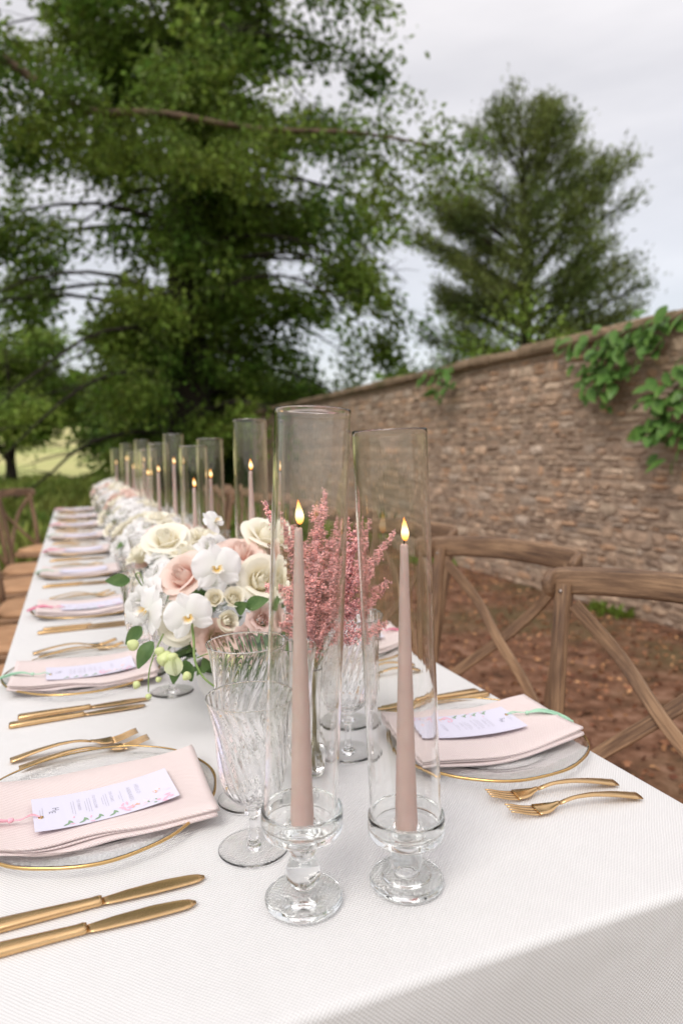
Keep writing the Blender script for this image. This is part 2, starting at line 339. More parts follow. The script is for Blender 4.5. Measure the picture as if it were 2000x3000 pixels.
def sweep(pts, sec, scale=None, upv=(0, 0, 1)):
    """sweep a closed 2D section (list of (a,b)) along pts. scale: per-point multiplier. returns v,f,uv"""
    pts = [np.array(p, float) for p in pts]; n = len(pts); k = len(sec); V, F, UV = [], [], []
    dist = 0; ref = np.array(upv, float)
    per = [0]
    for j in range(k): per.append(per[-1]+math.hypot(sec[(j+1) % k][0]-sec[j][0], sec[(j+1) % k][1]-sec[j][1]))
    for i, p in enumerate(pts):
        t = pts[min(i+1, n-1)]-pts[max(i-1, 0)]; t /= max(np.linalg.norm(t), 1e-9)
        a = np.cross(ref, t); 
        if np.linalg.norm(a) < 1e-4: a = np.cross(np.array([1.0, 0, 0]), t)
        a /= np.linalg.norm(a); b = np.cross(t, a)
        if i: dist += np.linalg.norm(p-pts[i-1])
        s = 1 if scale is None else scale[i]
        for j, (x, y) in enumerate(sec): V.append(p+a*x*s+b*y*s); UV.append((dist, per[j]))
    for i in range(n-1):
        for j in range(k):
            j2 = (j+1) % k; F.append((i*k+j, i*k+j2, (i+1)*k+j2, (i+1)*k+j))
    F.append(tuple(range(k-1, -1, -1))); F.append(tuple((n-1)*k+j for j in range(k)))
    return V, F, UV
def circ(r, k=8, ry=None):
    return [(r*math.cos(2*PI*j/k), (ry or r)*math.sin(2*PI*j/k)) for j in range(k)]
def rrect(w, h, b=0.25, k=2):
    out = []; r = b*min(w, h)
    for cx, cy, a0 in ((w/2-r, h/2-r, 0), (-w/2+r, h/2-r, PI/2), (-w/2+r, -h/2+r, PI), (w/2-r, -h/2+r, 1.5*PI)):
        for i in range(k+1): a = a0+PI/2*i/k; out.append((cx+r*math.cos(a), cy+r*math.sin(a)))
    return out
def tubeob(name, pts, r0, r1, mat, parent=None, k=8, n=5, kind=None):
    P = curve3(pts, n); sc = [r0+(r1-r0)*i/(len(P)-1) for i in range(len(P))]
    v, f, uv = sweep(P, circ(1, k), sc); return ob(name, meshdata(name, v, f, mat, True, uv), parent, kind=kind)

# ------------------------------------------------------------------ terrain
def terrain_z(x, y):
    d = y-36
    return 0 if d < 0 else 0.055*d+0.0004*d*d if d < 60 else 4.74+0.012*(d-60)
def grid_sheet(name, xs, ys, zf, mat, kind='structure'):
    V = [(x, y, zf(x, y)) for y in ys for x in xs]; nx = len(xs)
    F = [(j*nx+i, j*nx+i+1, (j+1)*nx+i+1, (j+1)*nx+i) for j in range(len(ys)-1) for i in range(nx-1)]
    return ob(name, meshdata(name, V, F, mat, True), kind=kind)
grid_sheet('ground', [-160, -80, -40, -20, -10, 0, 10, 20, 40, 80, 160], [-40, -10, 0, 10, 20, 30, 33], lambda x, y: 0, M['lawn'])
grid_sheet('field', list(range(-160, 161, 20)), list(range(33, 320, 7)), lambda x, y: terrain_z(x, y)-(0.3 if y > 200 else 0), M['field'])
V = []; F = []
ys = np.arange(-6, 15.01, 0.5)
for i, y in enumerate(ys):
    xl = -0.9+0.14*math.sin(y*1.3)+0.1*math.sin(y*3.1)-0.02*y
    for x in (xl, 1.0, 3.9): V.append((x, y, 0.004+0.0))
for i in range(len(ys)-1):
    for k in range(2): a = i*3+k; F.append((a, a+1, a+4, a+3))
ob('path', meshdata('path', V, F, M['ground']), kind='structure')

# scattered quads ("leaves"): oriented at random, diamond shaped with a fold
def leafcloud(name, P, size, mat, elong=0.5, down=0.0, dirs=None, parent=None, kind=None, jit=0.3, loc=None):
    n = len(P); d = rng.normal(size=(n, 3))
    if dirs is not None: d = dirs*1.0+d*jit
    d[:, 2] -= down; d /= np.linalg.norm(d, axis=1)[:, None]
    s = rng.normal(size=(n, 3)); s -= (s*d).sum(1)[:, None]*d; s /= np.linalg.norm(s, axis=1)[:, None]
    u = np.cross(d, s)
    L_ = (size*(0.7+0.6*rng.random(n)))[:, None]; Wd = L_*elong*0.5
    a = P; b = P+d*L_*0.45+s*Wd+u*L_*0.08; c = P+d*L_; e = P+d*L_*0.45-s*Wd+u*L_*0.08
    V = np.stack([a, b, c, e], 1).reshape(-1, 3); F = np.arange(4*n).reshape(n, 4)
    return ob(name, fastmesh(name, V, F, mat), parent, kind=kind, loc=loc)

# ------------------------------------------------------------------ trees
def limb_points(p0, az, length, e0, droop, n=9):
    t = np.linspace(0, 1, n); d = np.array([math.cos(az), math.sin(az), 0])
    P = np.array(p0)[None, :]+d[None, :]*(t*length)[:, None]; P[:, 2] += (e0*t-droop*t*t)*length
    w = rng.normal(size=(n, 3))*0.035*length*t[:, None]*0.6; return P+np.cumsum(w*0.4, 0)
def grow(name, label, base, height, tr, limbs, leaf, size, per, matl, matb, twig=(0.35, 0.9), hang=0.5, spread=(0.28, 0.28, 0.22), group=None, upturn=0.0, lean=(0, 0), cl=16, elong=0.5, trunkpts=None, cat='tree', t0=0.2, tip=False, zmin=0.5, lr=1.0, gap=None, open_left=False):
    root = thing(name, label, cat, base, group=group)
    b = np.zeros(3)
    tp = trunkpts or [(0, 0, -0.1), (lean[0]*0.3, lean[1]*0.3, height*0.3), (lean[0]*0.7+0.1, lean[1]*0.7, height*0.65), (lean[0], lean[1], height)]
    tp = curve3(tp, 5); parts = []
    sc = [tr*(1-0.93*i/(len(tp)-1))*(1.35 if i == 0 else 1.12 if i == 1 else 1) for i in range(len(tp))]
    v, f, uv = sweep(tp, circ(1, 10), sc, (0, 1, 0.01)); parts.append((v, f))
    C, CD = [], []
    for (h, az, ln, e0, dr) in limbs:
        q = min(h/height, 0.99)*(len(tp)-1); i = int(q); p0 = tp[i]*(1-(q-i))+tp[min(i+1, len(tp)-1)]*(q-i)
        P = limb_points(p0, az, ln, e0, dr)
        r0 = lr*tr*0.34*(1-0.6*h/height)*min(1, ln/4+0.35)
        v, f, uv = sweep(list(P), circ(1, 6), [r0*(1-0.85*k/8) for k in range(9)]); parts.append((v, f))
        nt_ = max(3, int(cl*ln/4))
        for k in range(nt_):
            t = t0+(1-t0)*rng.random()**0.8; q = t*8; i = min(int(q), 7); p = P[i]*(1-(q-i))+P[i+1]*(q-i)
            sd = rng.choice([-1, 1])*(0.5+0.7*rng.random()); a2 = az+sd*(1 if not tip else 0.5)
            tl = ln*rng.uniform(*twig)*0.45*(1.15-t)+0.25
            d = np.array([math.cos(a2), math.sin(a2), upturn+rng.normal()*0.15]); e = p+d*tl-np.array([0, 0, tl*tl*0.12*(1 if upturn <= 0 else 0)])
            if k % 2 == 0: v, f, uv = sweep([p, (p+e)/2+np.array([0, 0, 0.04]), e], circ(1, 4), [r0*0.16, r0*0.12, r0*0.05]); parts.append((v, f))
            m_ = max(2, int(tl/0.28))
            for j in range(m_):
                w = (j+0.6)/m_; cc = p+(e-p)*w+np.array([0, 0, -hang*rng.random()*0.6])
                
                if cc[2]-hang*0.7 < zmin: continue
                if open_left and base[0]+cc[0] < 0.6 and cc[2] < 4.9+0.5*math.sin(cc[0]*2.3+cc[1]): continue
                if gap is not None and math.hypot(cc[0], cc[1]) > 1.7 and mnoise.noise(Vector(cc)*gap[0]+Vector((base[0], 3, 1))) < gap[1]: continue
                C.append(cc); CD.append(d)
    V, F = join(parts); ob('trunk', meshdata('trunk', V, F, matb), root)
    C = np.array(C); CD = np.array(CD); n = len(C)*per
    idx = np.repeat(np.arange(len(C)), per); r = rng.normal(size=(n, 3)) * np.array(spread)
    hangd = rng.random(n)*hang
    P = C[idx]+r; P[:, 2] -= hangd
    dirs = CD[idx].copy(); dirs[:, 2] += (-0.9 if upturn <= 0 else 0.5)
    leafcloud('crown', P, size, matl, elong, dirs=dirs, jit=0.7, parent=root)
    return root

def rl(hs, azs, lens, e0s, drs): return list(zip(hs, azs, lens, e0s, drs))
# the great tree beyond the end of the table
limbs = []
for k in range(62):
    h = 1.6+13.0*(k/61)**0.95; az = rng.random()*2*PI
    ln = 4.6+0.9*math.sin(min(h, 12)/12*PI)+rng.normal()*0.45
    if h > 12: ln *= 0.8
    limbs.append((h, az, ln, 0.42+0.1*rng.normal(), 0.55+0.1*rng.random()))
limbs += [(1.2+0.36*k, rng.random()*2*PI, rng.uniform(1.2, 2.2), 0.2, 0.35) for k in range(38)]
grow('weeping_tree', 'huge dark green tree with drooping leafy boughs at the far end of the wall', (2.6, 16.3, 0), 15.5, 0.62, limbs, 1, 0.145, 44, M['leaf_big'], M['bark'], twig=(0.4, 1.0), hang=0.5, cl=17, elong=0.6, spread=(0.21, 0.21, 0.13), t0=0.03, lr=0.38, gap=(0.62, 0.05), open_left=True)
# trunk companion: dark ivy-like stem growth hugging the trunk comes from the dense inner crown above
# tree that stands left of the frame and reaches over the table
limbs = []
for k in range(24):
    h = 3.4+6.2*k/23; az = rng.uniform(-1.25, 1.15); limbs.append((h, az, rng.uniform(3.6, 6.2), 0.28+0.12*rng.normal(), 0.42+0.14*rng.random()))
over = grow('overhanging_tree', 'dark leafy tree at left whose long bare bough sweeps over the table', (-5.2, 11.2, 0), 11.5, 0.34, limbs, 1, 0.13, 26, M['leaf_over'], M['bark'], twig=(0.4, 1.0), hang=0.4, cl=14, elong=0.55, spread=(0.17, 0.17, 0.12), t0=0.3, zmin=3.5, gap=(0.8, 0.08), lr=0.35)
P = [(0.1, 0, 6.4), (1.9, -0.3, 7.3), (3.4, -0.55, 6.95), (4.55, -0.75, 6.42), (5.5, -1.15, 5.92), (6.5, -1.6, 5.70), (7.7, -2.0, 5.62), (8.9, -2.4, 5.52), (9.7, -2.6, 5.42), (10.4, -2.7, 5.25)]
P = [(a, b+rng.normal()*0.10, c+rng.normal()*0.07) for a, b, c in P]
tubeob('bough', P, 0.095, 0.008, M['bark_brown'], over, 8, 5)
Pc = np.array(curve3(P, 10)); Q = []
for i in range(len(Pc)):
    if i < 8: continue
    for _ in range(5):
        e = Pc[i]+np.array([rng.normal()*0.2, rng.normal()*0.35, 0.12-rng.random()**1.4*0.95])
        if mnoise.noise(Vector(e)*0.9) > -0.22: Q.append(e[None, :]+rng.normal(size=(34, 3))*np.array([.13, .13, .10]))
leafcloud('bough_leaves', np.concatenate(Q), 0.095, M['leaf_over'], 0.5, down=0.5, parent=over)
# small forked tree in the field
limbs = [(1.7+4.6*k/25, rng.random()*2*PI, rng.uniform(2.2, 3.9)*(1-0.35*k/25), 0.55, 0.55) for k in range(26)]
t_ = grow('field_tree', 'light green round tree with a low forked trunk on the edge of the pale field', (-2.5, 33.0, 0), 6.8, 0.24, limbs, 1, 0.20, 62, M['leaf_small'], M['bark'], twig=(0.5, 1.1), hang=0.5, cl=15, elong=0.62, spread=(0.34, 0.34, 0.3), zmin=2.0)
tubeob('branch', [(0, 0, 0.9), (-0.45, 0, 1.6), (-0.95, 0.1, 2.3), (-1.3, 0.1, 3.2)], 0.14, 0.06, M['bark'], t_)
tubeob('branch', [(0.05, 0, 1.2), (0.3, 0, 1.9), (0.8, 0, 2.6)], 0.12, 0.05, M['bark'], t_)
for (x, y, hgt, sz, lab) in [(-9.5, 36, 8.2, 1.15, 'pale green tree left of the forked tree at the field edge'), (3.2, 31.5, 7.5, 1.0, 'mid green tree between the forked tree and the great tree')]:
    limbs = [(1.2+0.72*hgt*k/25, rng.random()*2*PI, rng.uniform(2.4, 4.0)*sz*(1-0.4*k/25), 0.55, 0.6) for k in range(26)]
    grow('field_tree', lab, (x, y, 0), hgt, 0.26, limbs, 1, 0.21, 58, M['leaf_small'] if x < 0 else M['leaf_bush'], M['bark'], twig=(0.5, 1.1), hang=0.5, cl=15, elong=0.62, spread=(0.36, 0.36, 0.3), zmin=2.0 if x < 0 else 1.4)
# conifer behind the wall
limbs = []
for k in range(100):
    u = k/99; h = 1.8+9.0*u; az = rng.random()*2*PI
    prof = float(np.interp(u, [0, 0.3, 0.5, 0.75, 0.92, 1], [2.7, 3.5, 3.1, 2.1, 1.1, 0.6]))
    limbs.append((h, az, max(0.6, prof*rng.uniform(0.75, 1.08)), 0.42+0.5*u, 0.06))
grow('conifer', 'grey green conifer with upswept feathery tips rising behind the stone wall', (12.9, 17.2, 0), 11.3, 0.30, limbs, 1, 0.165, 14, M['leaf_con'], M['bark'], twig=(0.45, 1.0), hang=0.10, cl=34, elong=0.26, spread=(0.17, 0.17, 0.15), upturn=0.6, lean=(-0.4, 0.2), tip=True, t0=0.15)
# shrubs above and behind the wall, and bushes closing the garden
def shrub(label, base, h, r, mat, size, n, name='shrub', flat=0.8, cat='shrub', grp=None):
    root = thing(name, label, cat, base, group=grp); parts = []
    C = []
    for k in range(14):
        az = rng.random()*2*PI; q = r*rng.uniform(0.2, 0.9); e = np.array([q*math.cos(az), q*math.sin(az)*flat, h*rng.uniform(0.45, 0.92)])
        v, f, uv = sweep([np.zeros(3), e*0.5+np.array([0, 0, h*0.08]), e], circ(1, 5), [0.05, 0.03, 0.01]); parts.append((v, f))
    V, F = join(parts); ob('stems', meshdata('stems', V, F, M['bark']), root)
    nc = n//40
    d = rng.normal(size=(nc, 3)); d /= np.linalg.norm(d, axis=1)[:, None]; rad = rng.random(nc)**0.45
    C = d*rad[:, None]*np.array([r, r*flat, h*0.5])+np.array([0, 0, h*0.52])
    C *= (1+0.16*np.sin(C[:, :1]*2.1+C[:, 2:3]*1.7))
    P = np.repeat(C, 40, 0)+rng.normal(size=(nc*40, 3))*np.array([.17, .17, .13])*max(1, h/3)
    P[:, 2] = np.maximum(P[:, 2], 0.05)
    leafcloud('foliage', P, size, mat, 0.55, parent=root); return root
shrub('loose green shrub showing above the wall left of the conifer', (7.5, 13.4, 0), 3.75, 1.15, M['leaf_bush'], 0.10, 5200)
shrub('rounded olive green bush at the foot of the conifer above the wall', (9.6, 13.6, 0), 4.3, 1.7, M['leaf_small'], 0.11, 9000)
shrub('small bright shrub just clearing the coping by the gap of sky', (6.7, 17.5, 0), 3.45, 1.1, M['leaf_small'], 0.13, 4000)
for i, (x, y, h, r, lab) in enumerate([(2.6, 24.5, 4.4, 1.7, 'tall dark bush behind the farthest candles, left of the trunk'), (4.4, 22.5, 5.6, 2.3, 'tallest dark bush right behind the great trunk'), (6.6, 24.5, 5.0, 2.5, 'dark bush filling the corner beyond the end of the wall'), (2.3, 20.6, 2.9, 1.1, 'low dark bush at the left foot of the great trunk'), (4.6, 18.8, 3.2, 1.5, 'low dark bush between the great trunk and the wall end')]):
    shrub(lab, (x, y, 0), h, r, M['leaf_bush'], 0.16, 8500, 'bush', cat='bush')
# far woodland beyond the field: one mass
P = np.stack([rng.uniform(-110, 120, 26000), 0*np.ones(26000), 0*np.ones(26000)], 1)
P[:, 1] = 135+rng.normal(size=26000)*4; hh = 9+4*np.sin(P[:, 0]*0.21)+3*np.sin(P[:, 0]*0.57+1)
P[:, 2] = 5+hh*0.8*rng.random(26000)
leafcloud('far_woodland', P, 2.6, M['leaf_bush'], 0.8, kind='stuff')
# rough grass and low growth left of and beyond the table
n = 52000
gx = rng.uniform(-7, 3.6, n); gy = 7.2+rng.random(n)**1.3*26; hgt = 0.10+0.25*(np.sin(gx*1.7+gy*0.9)*np.sin(gy*0.8-gx) > 0.1)
keep = (gx < -0.9) | (gy > 7.6)
gx, gy, hgt = gx[keep], gy[keep], hgt[keep]
P = np.stack([gx, gy, 0.0*gx], 1); dirs = np.stack([rng.normal(size=len(gx))*0.5, rng.normal(size=len(gx))*0.5, np.ones(len(gx))*1.4], 1)
n0 = len(P); d = dirs/np.linalg.norm(dirs, axis=1)[:, None]; P2 = P+d*hgt[:, None]*rng.random(n0)[:, None]
leafcloud('rough_grass', P2, 0.20, M['grassy'], 0.22, dirs=d, jit=0.3, kind='stuff')
n = 26000
gx = -0.75-rng.random(n)**0.8*4; gy = rng.uniform(0.5, 8, n); P = np.stack([gx, gy, 0*gx], 1); d = np.stack([rng.normal(size=n)*0.4, rng.normal(size=n)*0.4, np.ones(n)], 1)
leafcloud('lawn_grass', P, 0.08, M['grassy'], 0.14, dirs=d, jit=0.2, kind='stuff')
# leaf litter and moss tufts on the path
n = 9000
P = np.stack([rng.uniform(0.9, 3.7, n), rng.uniform(0.3, 12, n), 0.008+0.012*rng.random(n)], 1); d = rng.normal(size=(n, 3)); d[:, 2] *= 0.15
def litter(name, cols, P, size, el):
    mat = leafmat(name, cols[0], cols[1], scale=6, trans=0.05, rough=0.9); leafcloud(name, P, size, mat, el, dirs=d[:len(P)]*2, jit=0.25, kind='stuff')
litter('leaf_litter', ((0.12, 0.05, 0.025), (0.36, 0.18, 0.10)), P, 0.035, 0.6)
n = 2600
yy = rng.uniform(0.5, 13, n); P = np.stack([3.68-np.abs(rng.normal(size=n))*0.10, yy, 0.01+0*yy], 1); P = P[(np.sin(yy*2.3)+np.sin(yy*5.1)) > 0.9]
leafcloud('wall_foot_weeds', P, 0.09, M['leaf_small'], 0.4, dirs=np.tile([[-0.2, 0, 1.0]], (len(P), 1)), jit=0.6, kind='stuff')

# ------------------------------------------------------------------ garden wall
wall = thing('garden_wall', 'long brown rubble stone wall with a flat coping along the right side', 'wall', (3.75, 0, 0))
WT = 2.03
v, f = box((0.223, 5.9, WT/2), (0.448, 17.4, WT)); ob('wall_core', meshdata('wall_core', v, f, M['mortar'], False), wall)
def stone_geo(y0, y1, z0, z1, dep):
    """a rough-faced stone on the wall face (x towards -x), 4x3 front grid"""
    ny, nz_ = 4, 3; V = []; g = []
    cy_, cz = (y0+y1)/2, (z0+z1)/2
    for k in range(nz_):
        for j in range(ny):
            a, b = j/(ny-1), k/(nz_-1); y = y0+(y1-y0)*a; z = z0+(z1-z0)*b
            edge = (j in (0, ny-1)) or (k in (0, nz_-1)); corner = (j in (0, ny-1)) and (k in (0, nz_-1))
            x = -dep*(0.55 if corner else 0.75 if edge else 1)+random.uniform(-1, 1)*0.005
            sh = 0.016 if corner else 0.004
            y += (cy_-y)/(abs(cy_-y)+1e-6)*sh*random.uniform(0.4, 1.4)+random.uniform(-1, 1)*0.009; z += (cz-z)/(abs(cz-z)+1e-6)*sh*random.uniform(0.3, 1.2)+random.uniform(-1, 1)*0.007
            V.append((x, y, z))
    F = [(k*ny+j, (k+1)*ny+j, (k+1)*ny+j+1, k*ny+j+1) for k in range(nz_-1) for j in range(ny-1)]
    rim = [k for k in range(ny)]+[ny-1+ny*k for k in range(1, nz_)]+[ny*(nz_-1)+j for j in range(ny-2, -1, -1)]+[ny*k for k in range(nz_-2, 0, -1)]
    b0 = len(V)
    for i in rim: V.append((0.028, V[i][1], V[i][2]))
    m_ = len(rim)
    for i in range(m_): F.append((rim[i], rim[(i+1) % m_], b0+(i+1) % m_, b0+i))
    return V, F
stones = []; z = 0.0
tones = [(0.43, 0.31, 0.23), (0.37, 0.27, 0.20), (0.48, 0.345, 0.25), (0.40, 0.32, 0.26), (0.31, 0.225, 0.17), (0.49, 0.38, 0.29), (0.45, 0.29, 0.19)]
while z < WT-0.03:
    h = random.choice([0.03, 0.04, 0.05, 0.06, 0.075, 0.095]); h = min(h, WT-z-0.004)
    y = 0.6+random.random()*0.2
    while y < 14.3:
        w = random.uniform(0.06, 0.24)*(0.8+h*3)
        y1 = min(y+w, 14.45)
        if h > 0.07 and random.random() < 0.45:      # two thin stones where a thick one could sit
            hm = h*random.uniform(0.4, 0.6); stones.append((y, y1, z+0.004, z+hm-0.003)); stones.append((y, y1, z+hm+0.004, z+h-0.003))
        else: stones.append((y, y1, z+0.004+random.random()*0.006, z+h-0.004-random.random()*0.006))
        y = y1+random.uniform(0.006, 0.016)
    z += h+0.004
def vis(s):
    yc, zc = (s[0]+s[1])/2, (s[2]+s[3])/2; 
    sz = (s[1]-s[0])*(s[3]-s[2])/((yc*yc+14)**1.5); return sz if yc > 2.7 and zc > 0.1 else 0
stones.sort(key=vis, reverse=True)
big, rest = stones[:300], stones[300:]
def stone_tint(nv):
    t = random.choice(tones); k = random.uniform(0.85, 1.4); return [(t[0]*k, t[1]*k, t[2]*k, 1)]*nv
for s in big:
    V, F = stone_geo(*s, random.uniform(0.007, 0.028)); ob('stone', meshdata('stone', V, F, M['stone'], False, tint=stone_tint(len(V))), wall)
gs = []; tt = []
for s in rest:
    V, F = stone_geo(*s, random.uniform(0.006, 0.026)); gs.append((V, F)); tt += stone_tint(len(V))
V, F = join(gs); ob('small_stones', meshdata('small_stones', V, F, M['stone'], False, tint=tt), wall, kind='stuff')
y = 0.4
while y < 14.5:
    w = random.uniform(0.38, 0.62); y1 = min(y+w, 14.6)
    if y1-y < 0.15: break
    sec = []; th = random.uniform(0.085, 0.10); x0 = -0.075+random.uniform(-0.01, 0.01)
    pts = [(x0+0.012, WT+0.003), (x0-0.004, WT+th*0.35), (x0+0.006, WT+th*0.8), (x0+0.035, WT+th), (0.2, WT+th+0.012), (0.50, WT+th*0.95), (0.52, WT+0.003)]
    V = []; F = []
    for yy, ins in ((y+0.004, 0.012), (y+0.02, 0), ((y+y1)/2, 0), (y1-0.02, 0), (y1-0.004, 0.012)):
        for (a, b) in pts: V.append((a+ins*(1 if a < 0.2 else -1)+random.uniform(-1, 1)*0.004, yy+random.uniform(-1, 1)*0.002, b-ins*(b > WT+0.05)+random.uniform(-1, 1)*0.003*(b > WT+0.01)))
    k = len(pts)
    for i in range(4):
        for j in range(k): F.append((i*k+j, i*k+(j+1) % k, (i+1)*k+(j+1) % k, (i+1)*k+j))
    F.append(tuple(range(k-1, -1, -1))); F.append(tuple(4*k+j for j in range(k)))
    c = random.uniform(0.8, 1.2); t = (0.26*c, 0.19*c, 0.135*c, 1)
    ob('coping_stone', meshdata('coping_stone', V, F, M['coping'], False, tint=[t]*len(V)), wall)
    y = y1

# climbing plants on the wall
def leaf_shape(L_, W_, fold=0.12, curl=0.15, n=5):
    V = []; F = []; UV = []
    for i in range(n+1):
        t = i/n; w = W_/2*math.sin(PI*min(1, t*0.94+0.03))**0.8*(1.15-0.45*t); z = -curl*L_*t*t
        for s in (-1, 0, 1): V.append((s*w, t*L_, z+abs(s)*w*fold*2)); UV.append((0.5+s*0.5, t))
    for i in range(n):
        for k in range(2): a = i*3+k; F.append((a, a+1, a+4, a+3))
    return V, F, UV
leaf_mes = []
for L_, W_ in ((0.085, 0.05), (0.07, 0.045), (0.10, 0.06), (0.06, 0.035)):
    v, f, uv = leaf_shape(L_, W_); leaf_mes.append(meshdata('leaf', v, f, M['leaf_ivy'], True, uv))
def climber(label, origin, stems, n_leaf, dens=1.0):
    root = thing('climbing_plant', label, 'climber', (3.70, origin[0], origin[1]))
    allp = []
    for st in stems:
        pts = [(-0.03-0.02*random.random(), a-origin[0], b-origin[1]) for a, b in st]; tubeob('stem', pts, 0.007, 0.003, M['bark_brown'], root, 6, 5); allp += curve3(pts, 8)
    for i in range(n_leaf):
        p = allp[int(random.random()*len(allp))]; q = (p[0]-random.uniform(0.0, 0.10), p[1]+random.gauss(0, 0.09), p[2]+random.gauss(0, 0.07))
        r = Euler((random.uniform(-2.0, -0.7), random.uniform(-0.6, 0.6), random.uniform(0.6, 2.6)+0.0)).to_matrix().to_4x4()
        d = Vector((-random.uniform(0.2, 1), random.gauss(0, 0.7), -random.uniform(0.1, 1.0))).normalized(); nn = Vector((-1, random.gauss(0, 0.5), 0.55+random.gauss(0, 0.4)))
        x = d.cross(nn).normalized(); nn = x.cross(d); mt = Matrix((x, d, nn)).transposed().to_4x4() @ Matrix.Scale(random.uniform(0.9, 1.7), 4); mt.translation = q
        ob('leaf', random.choice(leaf_mes), root, matrix=mt)
    return root
climber('largest green climber spilling from the coping down the right of the wall', (3.95, 2.02), [[(3.3, 2.1), (3.55, 2.02), (3.75, 1.97), (4.1, 1.99)], [(4.05, 2.0), (4.0, 1.85), (3.95, 1.7), (3.92, 1.55)], [(4.35, 2.02), (4.2, 1.95), (4.1, 1.84), (4.05, 1.72)], [(3.8, 2.0), (3.85, 1.85), (3.92, 1.74)], [(3.7, 2.03), (3.6, 1.98), (3.5, 1.95)]], 190)
climber('small green climber low at the right edge, below the big one', (3.42, 1.55), [[(3.25, 1.75), (3.38, 1.6), (3.46, 1.45), (3.5, 1.3)], [(3.2, 1.5), (3.35, 1.4), (3.4, 1.25)]], 95)
climber('small dark ivy sprig hanging under the coping near the middle of the wall', (6.4, 1.98), [[(6.75, 2.02), (6.6, 1.98), (6.45, 1.9), (6.35, 1.8)], [(6.3, 2.02), (6.2, 1.95), (6.2, 1.84)]], 46)

# ------------------------------------------------------------------ tablecloth over the banquet table
T = 0.76; X0, X1, Y0, Y1 = -0.168, 0.744, 0.512, 6.62
def cloth():
    r = 0.03; out = []   # rounded-rect outline, arc length param
    def seg(a, b, n):
        for i in range(n): t = i/n; out.append(((a[0]+(b[0]-a[0])*t, a[1]+(b[1]-a[1])*t), None))
    pts = []; nrm = []
    def line(p, q, n, nn):
        for i in range(n): t = i/n; pts.append((p[0]+(q[0]-p[0])*t, p[1]+(q[1]-p[1])*t)); nrm.append(nn)
    def arc(cx, cy, a0, n=6):
        for i in range(n): a = a0+PI/2*i/n; pts.append((cx+r*math.cos(a), cy+r*math.sin(a))); nrm.append((math.cos(a), math.sin(a)))
    line((X0+r, Y0), (X1-r, Y0), 60, (0, -1)); arc(X1-r, Y0+r, -PI/2); line((X1, Y0+r), (X1, Y1-r), 160, (1, 0)); arc(X1-r, Y1-r, 0)
    line((X1-r, Y1), (X0+r, Y1), 40, (0, 1)); arc(X0+r, Y1-r, PI/2); line((X0, Y1-r), (X0, Y0+r), 160, (-1, 0)); arc(X0+r, Y0+r, PI)
    n = len(pts); s = [0]
    for i in range(1, n): s.append(s[-1]+math.hypot(pts[i][0]-pts[i-1][0], pts[i][1]-pts[i-1][1]))
    rings = []; er = 0.010
    for k in range(6): a = PI/2*k/5; rings.append((-er+er*math.sin(a), T-er+er*math.cos(a), er*a))
    for zz in (0.72, 0.66, 0.58, 0.48, 0.36, 0.22, 0.10, 0.03): rings.append((0, zz, T-zz+er*0.5))
    V = []; F = []; UV = []
    for ri, (off, zz, dd) in enumerate(rings):
        for i in range(n):
            dr = max(0, T-0.03-zz); fold = dr*0.055*(math.sin(s[i]*9.0)+0.5*math.sin(s[i]*17+1))+dr*0.05
            cs = max(abs(nrm[i][0]*nrm[i][1])*2, 0)*dr*0.35
            o = off+fold+cs; V.append((pts[i][0]+nrm[i][0]*o, pts[i][1]+nrm[i][1]*o, zz))
            nx, ny = nrm[i]
            UV.append((pts[i][0]+nx*(dd-er), pts[i][1]+ny*(dd-er)))
    for ri in range(len(rings)-1):
        for i in range(n): j = (i+1) % n; F.append((ri*n+i, ri*n+j, (ri+1)*n+j, (ri+1)*n+i)[::-1])
    F.append(tuple(range(n)))
    return V, F, UV
v, f, uv = cloth(); tc_ = ob('tablecloth', meshdata('tablecloth', v, f, M['cloth'], True, uv))
tag(tc_, 'white basket weave tablecloth draped over the long banquet table', 'tablecloth')

# ------------------------------------------------------------------ place settings
def charger_mesh():
    prof_o = [(0, 0.0012), (0.09, 0.0012), (0.105, 0.003), (0.125, 0.0085), (0.148, 0.0125), (0.1585, 0.0135)]
    prof_i = [(0.1600, 0.0150), (0.1585, 0.0165), (0.148, 0.0155), (0.125, 0.0115), (0.105, 0.0062), (0.09, 0.0048), (0, 0.0048)]
    wob = lambda a, z, i, r: (0.0016*math.sin(3*a+0.5)+0.001*math.sin(5*a+2)+0.0006*math.sin(11*a))*(r/0.16)**3
    v, f = lathe(smoothprof(prof_o, 3)[:-1]+smoothprof(prof_i, 3), 72, mod=wob); return meshdata('charger', v, f, M['charger'])
def rim_mesh():
    P = []; k = 10; n = 96; V = []; F = []
    for i in range(n):
        a = 2*PI*i/n; r = 0.1590+0.0016*math.sin(3*a+0.5)+0.001*math.sin(5*a+2)+0.0006*math.sin(11*a); w = 0.0019+0.0004*math.sin(7*a)+0.0003*math.sin(17*a+1)
        for j in range(k): b = 2*PI*j/k; V.append(((r+w*math.cos(b))*math.cos(a), (r+w*math.cos(b))*math.sin(a), 0.0152+0.0021*math.sin(b)))
    for i in range(n):
        for j in range(k): F.append((i*k+j, ((i+1) % n)*k+j, ((i+1) % n)*k+(j+1) % k, i*k+(j+1) % k))
    return meshdata('gold_rim', V, F, M['gold_rim'])
def hz(x): return 0.0185+0.0125*(abs(x)/0.14)**2.0
NX = 0.142
